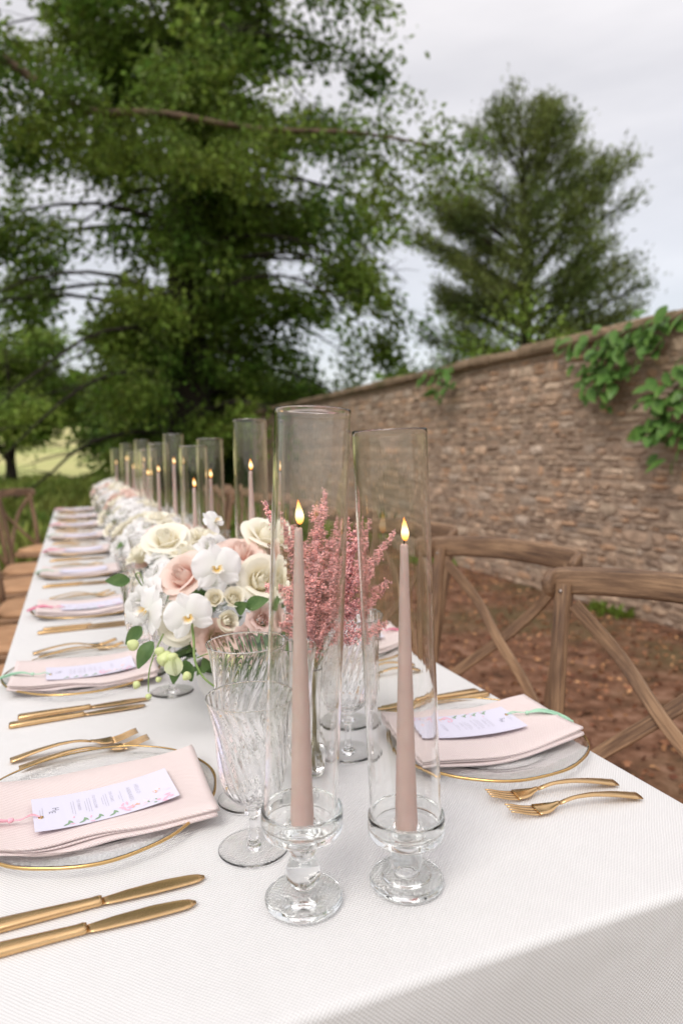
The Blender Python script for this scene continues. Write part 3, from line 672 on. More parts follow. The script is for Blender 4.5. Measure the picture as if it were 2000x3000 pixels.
def napkin_mesh(vr=0):
    """three folded layers swept along x, front folds showing; slightly wavy"""
    V = []; F = []; UV = []; nx = 34
    def layer(y_front, y_back, zb, th, shift, ph):
        base = len(V); m_ = 9; prof = []
        yc = []
        for i in range(nx+1):
            x = -NX+2*NX*i/nx+shift
            u = (x+NX)/(2*NX)
            wf = 0.004*math.sin(x*26+ph+vr*1.7)+0.003*math.sin(x*51+1+ph+vr); wb = 0.003*math.sin(x*22+2)
            yf = y_front+wf-0.012*u+0.020*(1-u)*0.4; yb = y_back+wb+0.016*u-0.004
            z0 = hz(x)-0.0125+zb+0.0016*math.sin(x*30+ph+vr*2)
            ring = []
            ny = 9
            for j in range(ny+1): # bottom, front->back
                t = j/ny; ring.append((yf+(yb-yf)*t, z0-0.004*math.sin(PI*t)))
            for j in range(1, 4): a = -PI/2+PI*j/4; ring.append((yb+th/2*math.cos(a), z0+th/2+th/2*math.sin(a)))
            for j in range(ny+1):
                t = 1-j/ny; ring.append((yf+(yb-yf)*t, z0+th-0.0035*math.sin(PI*t)+0.0008*math.sin(t*9+x*12)))
            for j in range(1, 4): a = PI/2+PI*j/4; ring.append((yf+th/2*math.cos(a), z0+th/2+th/2*math.sin(a)))
            for (y, z) in ring: V.append((x, y, z))
            arc = 0
            for q, (y, z) in enumerate(ring):
                if q: arc += math.hypot(y-ring[q-1][0], z-ring[q-1][1])
                UV.append((x, arc))
        k = len(ring)
        for i in range(nx):
            for j in range(k): F.append((base+i*k+j, base+(i+1)*k+j, base+(i+1)*k+(j+1) % k, base+i*k+(j+1) % k))
        F.append(tuple(base+j for j in range(k))); F.append(tuple(base+nx*k+j for j in range(k-1, -1, -1)))
    layer(-0.101+0.002*vr, 0.080, 0.0000, 0.0048, 0.000, 0.0)
    layer(-0.096, 0.078, 0.0052, 0.0030, 0.003+0.001*vr, 0.5+0.2*vr)
    layer(-0.097, 0.079, 0.0086, 0.0038, 0.001, 0.9)
    return meshdata('napkin', V, F, M['napkin'], True, UV)
CX, CY = 0.012, -0.030   # card centre in the setting frame
def ctop(x): return hz(x)+0.0010
def card_mesh():
    V = []; F = []; n = 14; th = 0.0006
    for k in (0, 1):
        for i in range(n+1):
            x = -0.087+0.174*i/n
            for y in (-0.0435, 0, 0.0435): V.append((x, y, ctop(x+CX)+k*th+0.0006+0.0015*(abs(x)/0.087)**3))
    m_ = 3*(n+1)
    for i in range(n):
        for j in range(2): a = i*3+j; F.append((m_+a, m_+a+3, m_+a+4, m_+a+1)); F.append((a, a+1, a+4, a+3))
        F.append((i*3, (i+1)*3, m_+(i+1)*3, m_+i*3)); F.append((i*3+2, m_+i*3+2, m_+(i+1)*3+2, (i+1)*3+2))
    F.append((0, m_, m_+1, 1)); F.append((1, m_+1, m_+2, 2)); e = n*3; F.append((e, e+1, m_+e+1, m_+e)); F.append((e+1, e+2, m_+e+2, m_+e+1))
    return meshdata('menu_card', V, F, M['card'], False)
def ontop(x): return ctop(x+CX)+0.0006+0.0006+0.0015*(abs(x)/0.087)**3+0.0003
def text_mesh(items, mat, name):
    """letters lie on the card: reading direction -Y, letter tops towards +X"""
    VV, FF, off = [], [], 0
    for (s, x, y, size, sp) in items:
        c = bpy.data.curves.new('t', 'FONT'); c.body = s; c.size = size; c.align_x = 'CENTER'; c.resolution_u = 2; c.space_character = sp; c.offset = -size*0.004
        o = bpy.data.objects.new('t', c); COL.objects.link(o); bpy.context.view_layer.update()
        me = bpy.data.meshes.new_from_object(o.evaluated_get(bpy.context.evaluated_depsgraph_get()))
        for vv in me.vertices: px, py = vv.co.x, vv.co.y; X = x+py; Y = y-px; VV.append((X, Y, ontop(X)))
        FF += [tuple(off+i for i in p.vertices) for p in me.polygons]; off += len(me.vertices)
        bpy.data.objects.remove(o); bpy.data.curves.remove(c); bpy.data.meshes.remove(me)
    return meshdata(name, VV, FF, mat, False)
def strokes(lines, mat, name, w=0.0007):
    """rows of tiny print as broken short dashes"""
    V = []; F = []
    rr = random.Random(3)
    for (x, yc, ln) in lines:
        y = yc+ln/2
        while y > yc-ln/2:
            d = rr.uniform(0.0015, 0.005); b = len(V)
            for (xx, yy) in ((x, y), (x+w, y), (x+w, y-d), (x, y-d)): V.append((xx, yy, ontop(xx)))
            F.append((b, b+3, b+2, b+1)); y -= d+0.0009
    return meshdata(name, V, F, mat, False)
def blobs(items, mat, name):
    V = []; F = []
    for (x, y, a, l, w) in items:
        b = len(V); ca, sa = math.cos(a), math.sin(a)
        for t, s in ((0, 0), (0.3, .8), (0.6, 1), (0.85, .6), (1, 0), (0.85, -.6), (0.6, -1), (0.3, -.8)):
            px, py = t*l, s*w/2; X = x+px*ca-py*sa; Y = y+px*sa+py*ca; V.append((X, Y, ontop(X)+0.0001))
        F.append(tuple(range(b, b+8)))
    return meshdata(name, V, F, mat, False)
head_items = [('HELLO', 0.040, 0.012, 0.0076, 1.3), ('ANNABEL', 0.029, 0.003, 0.0076, 1.3), ('TO START', 0.0065, 0.010, 0.0056, 1.2), ('TO FOLLOW', -0.0145, 0.008, 0.0056, 1.2), ('TO FINISH', -0.034, 0.008, 0.0056, 1.2)]
head2 = [('HELLO', 0.040, 0.004, 0.0076, 1.3), ('TO START', 0.0065, 0.004, 0.0056, 1.2), ('TO FOLLOW', -0.0145, 0.004, 0.0056, 1.2), ('TO FINISH', -0.034, 0.004, 0.0056, 1.2)]
mono_items = [('H', -0.064, 0.0075, 0.0115, 1), ('E', -0.0685, 0.0, 0.0115, 1)]
ink_heads = text_mesh(head_items, M['ink'], 'lettering'); ink_heads2 = text_mesh(head2, M['ink'], 'lettering'); ink_mono = text_mesh(mono_items, M['ink_dark'], 'monogram')
small_lines = [(0.020, 0.003, 0.034), (0.017, 0.003, 0.012), (0.002, 0.004, 0.036), (-0.001, 0.004, 0.032), (-0.004, 0.004, 0.020), (-0.019, 0.003, 0.036), (-0.022, 0.003, 0.036), (-0.025, 0.003, 0.022), (-0.0385, 0.003, 0.036), (-0.0415, 0.003, 0.032), (-0.076, 0.004, 0.022), (-0.079, 0.004, 0.012)]
ink_small = strokes(small_lines, M['ink'], 'small_print')
rr = random.Random(5)
def spray(cx, cy, n, s, l): return [(cx+rr.gauss(0, s), max(-0.040, cy+rr.gauss(0, s*0.6)), rr.uniform(-0.6, 2.6), l*rr.uniform(.6, 1.2), l*0.38) for _ in range(n)]
pr_green = blobs([(-0.055+0.006*i, -0.040+0.0016*(i % 3), 0.5+0.8*(i % 3), 0.010, 0.0032) for i in range(12)]+spray(0.055, -0.032, 3, 0.004, 0.006), M['print_green'], 'printed_leaves')
pr_pink = blobs(spray(0.020, -0.033, 9, 0.006, 0.009)+spray(0.064, -0.036, 7, 0.005, 0.009)+spray(-0.03, -0.036, 4, 0.01, 0.006), M['print_pink'], 'printed_petals')
pr_orange = blobs(spray(0.030, -0.030, 5, 0.002, 0.006)+spray(0.062, -0.012, 5, 0.002, 0.006), M['print_orange'], 'printed_petals')
pr_blush = blobs(spray(0.044, -0.033, 5, 0.005, 0.010)+spray(0.068, -0.016, 5, 0.004, 0.009), M['print_blush'], 'printed_petals')
def eyelet_mesh():
    v, f = lathe([(0.0016, 0), (0.0030, 0), (0.0032, 0.0008), (0.0026, 0.0013), (0.0016, 0.0010)], 16, ring=True)
    x = -0.0785; return meshdata('eyelet', [(a+x, b-0.010, c+ontop(x)-0.0003) for a, b, c in v], f, M['gold_rim'])
me_charger, me_rim, me_nap, me_card, me_eye = charger_mesh(), rim_mesh(), [napkin_mesh(v) for v in range(4)], card_mesh(), eyelet_mesh()
def tassel_meshes(mat, seed, bend):
    q = random.Random(seed); x0 = -0.0785; z0 = ontop(x0)+0.001; cord = []
    for k in range(3):
        P = [(x0, -0.010, z0), (x0-0.010, -0.008+q.gauss(0, .0015), z0+0.0025+q.random()*0.002), (x0-0.022, -0.010+bend*0.3+q.gauss(0, .0015), z0+0.002), (x0-0.032, -0.008+bend*0.5, z0+0.002)]
        v, f, uv = sweep(curve3(P, 5), circ(0.0006, 5)); cord.append((v, f))
    knot = lathe(smoothprof([(0, -0.004), (0.0028, -0.002), (0.0030, 0.001), (0.0022, 0.0035), (0, 0.0045)], 3), 10); kv = [(x0-0.034+c, -0.008+bend*0.55+a, z0+0.0022+b) for a, b, c in knot[0]]
    head = meshdata('knot', kv, knot[1], mat)
    th = []
    for k in range(26):
        sp = q.gauss(0, 0.0030); ez = q.gauss(0, 0.001); l = q.uniform(0.058, 0.066)
        P = [(x0-0.035, -0.008+bend*0.55+sp*0.2, z0+0.002+ez*0.3)]
        for t in (0.25, 0.5, 0.75, 1): P.append((x0-0.035-l*t, -0.008+bend*(0.55+t*1.6+t*t*0.6)+sp*(0.3+t), max(z0+0.002+0.004*math.sin(PI*t)-0.013*t*t+ez+0.0015, 0.019-0.0*t if t < 0.8 else 0.0185)))
        v, f, uv = sweep(curve3(P, 3), circ(0.0007, 4)); th.append((v, f))
    V, F = join(th); C = join(cord)
    return meshdata('cord', C[0], C[1], mat), head, meshdata('threads', V, F, mat)
tas = {'pink': tassel_meshes(M['thread_pink'], 1, 0.012), 'green': tassel_meshes(M['thread_green'], 2, 0.014), 'rose': tassel_meshes(M['thread_rose'], 4, 0.004)}

# cutlery (along +x, tip towards +x, lying on z=0)
def knife_meshes():
    def strip(rows):   # rows: x, y0, y1, z0, z1 ; softened box section
        V = []; F = []
        for (x, y0, y1, z0, z1) in rows:
            w, h = (y1-y0), (z1-z0); cx, cz = (y0+y1)/2, (z0+z1)/2
            for (a, b) in rrect(1, 1, 0.28, 2): V.append((x, cx+a*w, cz+b*h))
        k = 12
        for i in range(len(rows)-1):
            for j in range(k): F.append((i*k+j, i*k+(j+1) % k, (i+1)*k+(j+1) % k, (i+1)*k+j))
        F.append(tuple(range(k-1, -1, -1))); F.append(tuple((len(rows)-1)*k+j for j in range(k))); return V, F
    H = strip([(-0.118, -0.0085, 0.0085, 0.0005, 0.0070), (-0.114, -0.0098, 0.0098, 0.0, 0.0082), (-0.08, -0.0088, 0.0088, 0.0, 0.0084), (-0.04, -0.0072, 0.0072, 0.0004, 0.0082), (-0.004, -0.0062, 0.0062, 0.001, 0.0078), (0.002, -0.0066, 0.0066, 0.001, 0.0082), (0.006, -0.0060, 0.0060, 0.0015, 0.0075)])
    rows = []
    for i in range(17):
        t = i/16; x = 0.006+t*0.108
        top = float(np.interp(t, [0, 0.25, 0.6, 0.85, 0.95, 1], [0.0060, 0.0095, 0.0112, 0.0088, 0.0060, 0.0010])); bot = float(np.interp(t, [0, 0.1, 0.5, 0.85, 0.95, 1], [-0.0060, -0.0078, -0.0092, -0.0086, -0.0070, -0.0030]))
        rows.append((x, bot, top, 0.0024, 0.0044))
    B = strip(rows); return meshdata('handle', H[0], H[1], M['gold']), meshdata('blade', B[0], B[1], M['gold'])
def fork_meshes():
    def zc(x):      # side profile
        P = [(-0.085, 0.0035), (-0.05, 0.0105), (-0.015, 0.0150), (0.015, 0.0145), (0.036, 0.0085), (0.050, 0.0036), (0.066, 0.0030), (0.085, 0.0060), (0.105, 0.0125)]
        xs = [p[0] for p in P]; return float(np.interp(x, xs, [p[1] for p in P]))
    def strip(xs, yl, yr, th, dish=0):
        V = []; F = []; k = 5
        zs = [(zc(x-0.008)+zc(x)*2+zc(x+0.008))/4 for x in xs]
        for side in (1, -1):
            for x, a, b, z in zip(xs, yl, yr, zs):
                for j in range(k):
                    t = j/(k-1); y = a+(b-a)*t; V.append((x, y, z+side*th/2*(1 if 0 < j < k-1 else 0.45)+dish*((2*t-1)**2)))
        n = len(xs); o = n*k
        for i in range(n-1):
            for j in range(k-1): a = i*k+j; F.append((a, a+k, a+k+1, a+1)); F.append((o+a, o+a+1, o+a+k+1, o+a+k))
            F.append((i*k, o+i*k, o+(i+1)*k, (i+1)*k)); a = i*k+k-1; F.append((a, a+k, o+a+k, o+a))
        F.append(tuple(list(range(0, k))+[o+j for j in range(k-1, -1, -1)])); e = (n-1)*k; F.append(tuple([e+j for j in range(k-1, -1, -1)]+[o+e+j for j in range(k)]))
        return V, F
    xs = np.linspace(-0.085, 0.034, 16); w = np.interp(xs, [-0.085, -0.07, -0.03, 0.01, 0.034], [0.0090, 0.0092, 0.0062, 0.0036, 0.0034]); H = strip(xs, -w, w, 0.0034)
    xs = np.linspace(0.034, 0.068, 10); w = np.interp(xs, [0.034, 0.042, 0.05, 0.058, 0.068], [0.0034, 0.0060, 0.0105, 0.0125, 0.0128]); Hd = strip(xs, -w, w, 0.0022, 0.0015)
    ti = []
    for c in (-0.0102, -0.0034, 0.0034, 0.0102):
        xs = np.linspace(0.067, 0.108, 8); hw = np.interp(xs, [0.067, 0.1, 0.108], [0.0025, 0.0017, 0.0008]); cc = c*np.interp(xs, [0.067, 0.108], [1, 0.92]); ti.append(strip(xs, cc-hw, cc+hw, 0.0020))
    tmesh = [meshdata('tine', a, b, M['gold']) for a, b in ti]
    return meshdata('handle', H[0], H[1], M['gold']), meshdata('head', Hd[0], Hd[1], M['gold']), tmesh
kh, kb = knife_meshes(); fh, fd, ft = fork_meshes()

# goblets
def goblet_mesh(h, r, nm, twist=1, n=22):
    k = h/0.19
    outer = [(0, 0.0004), (0.030, 0.0004), (0.0405, 0.0012), (0.0415, 0.0022), (0.030, 0.0029), (0.014, 0.0040), (0.0066, 0.0085), (0.0046, 0.024), (0.0048, 0.038), (0.0062, 0.042), (0.0108, 0.0465), (0.0062, 0.051), (0.0072, 0.0555), (0.013, 0.059), (0.024, 0.066), (0.033, 0.079), (0.0375, 0.097), (0.0395, 0.12), (0.0415, 0.145), (0.0455, 0.170), (0.0507, 0.1880), (0.0511, 0.1893), (0.0509, 0.1899)]
    outer = [(a*(r/0.051 if z > 0.062 else 1), z*k) for a, z in outer]
    inner = [(0.0505, 0.1901), (0.0501, 0.1894), (0.0497, 0.1880), (0.0446, 0.170), (0.0403, 0.145), (0.0382, 0.12), (0.0361, 0.097), (0.0312, 0.080), (0.022, 0.0695), (0.010, 0.0655), (0, 0.065)]
    inner = [(a*r/0.051, z*k) for a, z in inner]
    po = smoothprof(outer, 4); pi_ = smoothprof(inner, 3); no = len(po)
    def mod(a, z, i, rr_):
        if z < 0.060*k: return 0
        e = min(1, (z/k-0.060)/0.02)*(1-0.75*max(0, (z/k-0.165)/0.025))
        if i < no: return 0.00115*e*math.sin(n*a+twist*z/k*165)
        return 0.00025*e*math.sin(n*a+twist*z/k*165+1)
    v, f = lathe(po+pi_, 132, mod=mod); return meshdata(nm, v, f, M['goblet'])
g_short = goblet_mesh(0.19, 0.0515, 'goblet'); g_tall = goblet_mesh(0.222, 0.0515, 'goblet', -1)
g_far = None
def goblet_parts(name, me, label, loc, rot, group=None):
    o = ob(name, me, loc=loc, rot=(0, 0, rot)); return tag(o, label, 'goblet', group)

ORD = ['nearest', 'second', 'third', 'fourth', 'fifth', 'sixth', 'seventh', 'eighth', 'ninth']
def setting(x, y, side, i, rotz, nap_rot, card_rot, knives, forks, tcol, gob=(True, True), headmesh=None, full=True):
    nth = ORD[i]; sd = 'left' if side < 0 else 'right'
    base = Matrix.Translation((x, y, T+0.0006)) @ Matrix.Rotation(rotz, 4, 'Z')
    where = f'{nth} from camera on the {sd} side'
    def put(o, dx, dy, dz, r): 
        o.matrix_world = base @ Matrix.Translation((dx, dy, dz)) @ Matrix.Rotation(r, 4, 'Z'); return o
    p = ob('charger_plate', me_charger); tag(p, f'clear glass charger with gold rim, {where}', 'plate', 'gold rimmed glass charger plates'); put(p, 0, 0, 0, 0.7*i)
    ob('gold_rim', me_rim, p)
    nk = ob('napkin', me_nap[(i+(side > 0)*2) % 4]); tag(nk, f'folded blush pink napkin, {where}', 'napkin', 'folded pink napkins on the charger plates'); put(nk, 0, -0.005, 0.0, nap_rot)
    cdx = ob('menu_card', me_card); tag(cdx, f'pale menu card with {"pink" if tcol != "green" else "green"} tassel, {where}', 'card', 'menu cards lying on the napkins'); 
    cdx.matrix_world = base @ Matrix.Rotation(nap_rot, 4, 'Z') @ Matrix.Translation((CX, CY, 0.0)) @ Matrix.Rotation(card_rot, 4, 'Z')
    if i < 3:
        ob('lettering', headmesh or ink_heads2, cdx); ob('monogram', ink_mono, cdx); ob('small_print', ink_small, cdx, kind='stuff')
        ob('printed_leaves', pr_green, cdx, kind='stuff')
        for me in (pr_pink, pr_orange, pr_blush): ob('printed_petals', me, cdx, kind='stuff')
    ob('eyelet', me_eye, cdx)
    c, h, t = tas[tcol]
    tr_ = ob('tassel', t, cdx); ob('cord', c, tr_); ob('knot', h, tr_)
    if knives:
        for q, (dx, dy, r) in enumerate(knives):
            o = thing('knife', f'gold knife {"nearer to" if (q == 0) else "farther from"} the plate, {where}', 'knife', group='gold knives'); put(o, dx, dy, 0, r); ob('handle', kh, o); ob('blade', kb, o)
        for q, (dx, dy, r) in enumerate(forks):
            o = thing('fork', f'gold fork {"nearer to" if (q == 0) else "farther from"} the plate, {where}', 'fork', group='gold forks'); put(o, dx, dy, 0, r); ob('handle', fh, o); ob('head', fd, o)
            for t_ in ft: ob('tine', t_, o)
LS = [0.945, 1.54, 2.20, 2.88, 3.52, 4.15, 4.80, 5.45, 6.15]
LT = ['rose', 'green', 'pink', 'green', 'pink', 'green', 'pink', 'green', 'pink']
for i, y in enumerate(LS):
    q = random.Random(20+i); j = lambda s: q.gauss(0, s)
    kn = [(0.0, -0.208, 0.01+j(.02)), (-0.012, -0.242, 0.01+j(.02))] if i else [(-0.006, -0.213, 0.010), (-0.022, -0.252, 0.000)]
    fk = [(-0.015, 0.185, 0.10), (-0.03, 0.225, 0.10)] if i else [(-0.020, 0.170, 0.12), (-0.035, 0.205, 0.11)]
    setting(0.008+j(.004)*(i > 0), y, -1, i, 0.0, -0.02+j(.02) if i else 0.0, 0.06+j(.03) if i else 0.10, kn, fk, LT[i], headmesh=ink_heads if i == 0 else None)
RS = [0.915, 1.50, 2.15, 2.80, 3.45, 4.10]
RT = ['green', 'pink', 'green', 'pink', 'green', 'pink']
for i, y in enumerate(RS):
    q = random.Random(50+i); j = lambda s: q.gauss(0, s)
    kn = [(-0.01, -0.178, 0.03), (0.0, -0.200, 0.0)]; fk = [(-0.010, 0.178, -0.16), (-0.012, 0.220, -0.15)]
    setting(0.598, y, 1, i, PI, -0.02+j(.02), -0.06, kn, fk, RT[i])
# goblets: two at every place
gl = [((0.182, 0.770), g_short, 'twisted glass goblet standing nearest the camera, left of the left candle'), ((0.204, 0.885), g_tall, 'taller twisted glass goblet directly behind the nearest goblet'),
      ((0.164, 1.362), g_short, 'twisted goblet under the hanging orchid buds beside the second left plate'), ((0.128, 1.50), g_tall, 'taller goblet left of the nearest flowers at the second left place'),
      ((0.384, 0.967), g_tall, 'taller twisted goblet just right of the bud vase'), ((0.430, 1.080), g_short, 'twisted goblet behind the right tube, next to the nearest right knives')]
for k, y in enumerate(LS[2:], 2):
    gl.append(((0.165, y-0.17), g_short, f'blurred short goblet at the {ORD[k]} setting along the left side')); gl.append(((0.195, y-0.05), g_tall, f'blurred tall goblet at the {ORD[k]} setting along the left side'))
for k, y in enumerate(RS[1:4], 1):
    gl.append(((0.44, y+0.15), g_short, f'short goblet at the {ORD[k]} setting along the right side')); gl.append(((0.415, y+0.04), g_tall, f'tall goblet at the {ORD[k]} setting along the right side'))
for (p, me, lab) in gl: goblet_parts('goblet', me, lab, (p[0], p[1], T+0.0006), random.random()*6, 'twisted glass goblets')
# slim wine glass behind the left candle
def flute_mesh():
    outer = smoothprof([(0, 0.0004), (0.022, 0.0004), (0.030, 0.0012), (0.031, 0.0022), (0.015, 0.0045), (0.005, 0.010), (0.004, 0.03), (0.0045, 0.05), (0.008, 0.058), (0.013, 0.070), (0.017, 0.095), (0.0195, 0.13), (0.0225, 0.17), (0.0285, 0.21), (0.0296, 0.2185), (0.0295, 0.2197)], 4)
    inner = smoothprof([(0.0290, 0.2199), (0.0287, 0.2190), (0.0276, 0.21), (0.0214, 0.17), (0.0184, 0.13), (0.0158, 0.097), (0.010, 0.074), (0, 0.068)], 3); no = len(outer)
    def mod(a, z, i, r):
        if z < 0.06: return 0
        e = min(1, (z-0.06)/0.02)*(1-0.7*max(0, (z-0.2)/0.02)); return (0.0008 if i < no else 0.0002)*e*math.sin(14*a-z*45)
    v, f = lathe(outer+inner, 112, mod=mod); return meshdata('wine_glass', v, f, M['goblet'])
goblet_parts('wine_glass', flute_mesh(), 'slim wine glass behind the left candle, in front of the pink astilbe', (0.264, 0.850, T+0.0006), 0.3)['category'] = 'wine glass'

# ------------------------------------------------------------------ candles, holders, glass tubes
def holder_mesh(kind):
    if kind == 'A':
        P = [(0, 0.0005), (0.034, 0.0005), (0.0395, 0.0015), (0.0412, 0.005), (0.0400, 0.0085), (0.034, 0.0105), (0.0285, 0.0125), (0.021, 0.0155), (0.0115, 0.0175), (0.0110, 0.0190), (0.0160, 0.0240), (0.0185, 0.0330), (0.0160, 0.0440), (0.0120, 0.0500), (0.0118, 0.0520), (0.0150, 0.0600), (0.0172, 0.0700), (0.0260, 0.0745), (0.0390, 0.0790), (0.0425, 0.0840), (0.0430, 0.0960), (0.0425, 0.1040)]
        R = [(0.0412, 0.1058), (0.0400, 0.1040), (0.0396, 0.0900), (0.0375, 0.0868), (0.0190, 0.0868), (0.0180, 0.0890), (0.0155, 0.0890), (0.0140, 0.0860), (0.0134, 0.0765), (0, 0.0762)]
    elif kind == 'B':
        P = [(0, 0.0005), (0.034, 0.0005), (0.0390, 0.0015), (0.0408, 0.0055), (0.0390, 0.0095), (0.0330, 0.0110), (0.0275, 0.0112), (0.0255, 0.0130), (0.0200, 0.0140), (0.0140, 0.0145), (0.0160, 0.0190), (0.0175, 0.0270), (0.0155, 0.0350), (0.0125, 0.0400), (0.0135, 0.0460), (0.0200, 0.0520), (0.0370, 0.0560), (0.0418, 0.0610), (0.0422, 0.0730), (0.0416, 0.0810)]
        R = [(0.0404, 0.0828), (0.0394, 0.0810), (0.0390, 0.0690), (0.0370, 0.0655), (0.0190, 0.0655), (0.0180, 0.0675), (0.0155, 0.0675), (0.0140, 0.0645), (0.0134, 0.0545), (0, 0.0542)]
    else:
        P = [(0, 0.0005), (0.034, 0.0005), (0.0395, 0.0015), (0.0412, 0.005), (0.0400, 0.0085), (0.034, 0.0105), (0.0285, 0.0125), (0.019, 0.0165), (0.0110, 0.0200), (0.0150, 0.027), (0.0180, 0.0370), (0.0150, 0.0480), (0.0105, 0.0550), (0.0150, 0.0630), (0.0170, 0.0720), (0.0140, 0.0820), (0.0115, 0.0880), (0.0165, 0.1020), (0.0260, 0.1075), (0.0390, 0.1120), (0.0425, 0.1170), (0.0430, 0.1290), (0.0425, 0.1370)]
        R = [(0.0412, 0.1388), (0.0400, 0.1370), (0.0396, 0.1230), (0.0375, 0.1198), (0.0190, 0.1198), (0.0180, 0.1218), (0.0155, 0.1218), (0.0140, 0.1188), (0.0134, 0.1095), (0, 0.1092)]
    v, f = lathe(smoothprof(P, 3)+smoothprof(R, 2), 56); return meshdata('candle_holder', v, f, M['holder'])
HM = {k: holder_mesh(k) for k in 'ABC'}; FLOOR = {'A': 0.0875, 'B': 0.0662, 'C': 0.1205}; CB = {'A': 0.0775, 'B': 0.0555, 'C': 0.1105}
v, f = lathe([(0.0370, 0.0), (0.0384, 0.0), (0.0388, 0.0006), (0.0388, 0.0030), (0.0388, 0.1), (0.0388, 0.2), (0.0388, 0.3), (0.0388, 0.4240), (0.0388, 0.4282), (0.0385, 0.4294), (0.0379, 0.4300), (0.0373, 0.4294), (0.0370, 0.4282), (0.0370, 0.4240), (0.0370, 0.3), (0.0370, 0.2), (0.0370, 0.1), (0.0370, 0.0030)], 72, ring=True)
# subdivide the long wall for smooth shading
TB = meshdata('glass_tube', v, f, M['tube'], True)
prof = [(0, 0), (0.0100, 0), (0.0110, 0.006), (0.0123, 0.014)]+[(0.0123-(0.0123-0.0042)*t, 0.014+0.302*t) for t in (0.2, 0.4, 0.6, 0.8, 0.97)]+[(0.0040, 0.3195), (0.0030, 0.3215), (0, 0.3212)]
v, f = lathe(prof, 40); WX = meshdata('taper', v, f, M['wax'])
v, f, uv = sweep(curve3([(0, 0, 0.3205), (0.0002, 0, 0.3255), (0.0010, 0.0002, 0.3300), (0.0032, 0.0006, 0.3325)], 4), circ(0.0007, 6)); WK = meshdata('wick', v, f, M['wick'])
fp = smoothprof([(0, 0.0), (0.0022, 0.0012), (0.0040, 0.0048), (0.0044, 0.0085), (0.0034, 0.0140), (0.0017, 0.0200), (0, 0.0255)], 4); v, f = lathe(fp, 20)
FL = meshdata('flame', [(a+0.0010-0.10*max(0, c-0.008), b*0.85, c) for a, b, c in v], f, M['flame'])
CS = [((0.207, 0.655), 'A', (0.024, 0.006), 'left of the two nearest'), ((0.321, 0.640), 'B', (-0.015, 0.004), 'right of the two nearest'), ((0.382, 1.548), 'C', (0, 0), 'third nearest, right of the flowers'),
      ((0.318, 1.958), 'B', (0, 0), 'short one rising behind the cream roses'), ((0.380, 2.037), 'A', (0, 0), 'medium one right of the short tube'), ((0.369, 2.740), 'C', (0, 0), 'tall one beyond the short tube'),
      ((0.325, 2.881), 'A', (0, 0), 'medium one left of the tall mid one'), ((0.312, 3.177), 'B', (0, 0), 'short one with the lowest far flame'), ((0.350, 3.847), 'C', (0, 0), 'tall one in the far half'),
      ((0.384, 4.862), 'B', (0, 0), 'short one in the farthest cluster'), ((0.352, 4.878+0.14), 'C', (0, 0), 'tall one in the farthest cluster'), ((0.311, 5.518), 'A', (0, 0), 'farthest one of all')]
for (p, k, lean, lab) in CS:
    z = T+0.0006
    o = ob('candle_holder', HM[k], loc=(p[0], p[1], z), rot=(0, 0, random.random()*6)); tag(o, f'clear pressed glass candle holder, {lab}', 'candle holder', 'glass candle holders')
    tb = ob('glass_tube', TB, loc=(p[0]-0.002*(lean[0] > 0), p[1], z+FLOOR[k]+abs(lean[0])*0.05)); tb.rotation_euler = (-lean[1]/0.43, lean[0]/0.43, 0); tag(tb, f'tall open clear glass tube around a taper, {lab}', 'glass tube', 'glass tubes around the candles')
    cz = CB[k]; can = thing('candle', f'lit dusty pink taper candle, {lab}', 'candle', (p[0], p[1], z+cz), (random.gauss(0, .002), 0.006 if lean[0] > 0 else -0.002, 0), 'lit pink taper candles')
    ob('taper', WX, can); ob('wick', WK, can); ob('flame', FL, can, loc=(0.0006, 0, 0.3245), rot=(0, 0, random.uniform(-0.5, 0.5)))

# ------------------------------------------------------------------ bud vase with astilbe
VX, VY = 0.318, 0.925
outer = smoothprof([(0, 0.0008), (0.016, 0.0008), (0.0205, 0.004), (0.0255, 0.014), (0.0270, 0.027), (0.0245, 0.042), (0.0165, 0.055), (0.0105, 0.064), (0.0098, 0.080), (0.0105, 0.120), (0.0120, 0.150), (0.0150, 0.1590)], 4)
inner = smoothprof([(0.0138, 0.1596), (0.0108, 0.150), (0.0093, 0.120), (0.0086, 0.080), (0.0092, 0.065), (0.0150, 0.0545), (0.0230, 0.042), (0.0254, 0.027), (0.0238, 0.015), (0.0185, 0.0068), (0, 0.0060)], 4)
v, f = lathe(outer+inner, 56, mod=lambda a, z, i, r: 0.0003*math.sin(12*a)*(z > 0.01)*(z < 0.06))
vase = ob('bud_vase', meshdata('bud_vase', v, f, M['glass']), loc=(VX, VY, T+0.0006)); tag(vase, 'small round bellied glass bud vase with a narrow neck holding pink astilbe', 'vase')
wp = [(0, 0.0066), (0.0180, 0.0072), (0.0234, 0.0152), (0.0249, 0.027), (0.0240, 0.036), (0.0236, 0.0362), (0, 0.0358)]
v, f = lathe(wp, 40); ob('water', meshdata('water', v, f, M['water']), vase)
def octa(P, r, name, mat, parent):
    n = len(P); O = np.array([(1, 0, 0), (0, 1, 0), (-1, 0, 0), (0, -1, 0), (0, 0, 1), (0, 0, -1)], float)
    R = (r*(0.6+0.8*rng.random(n)))[:, None, None]; st = 0.7+0.6*rng.random((n, 6, 1)); V = (P[:, None, :]+O[None]*R*st).reshape(-1, 3)
    f0 = np.array([(0, 1, 4), (1, 2, 4), (2, 3, 4), (3, 0, 4), (1, 0, 5), (2, 1, 5), (3, 2, 5), (0, 3, 5)]); F = (np.arange(n)[:, None, None]*6+f0[None]).reshape(-1, 3)
    return ob(name, fastmesh(name, V, F, mat), parent)
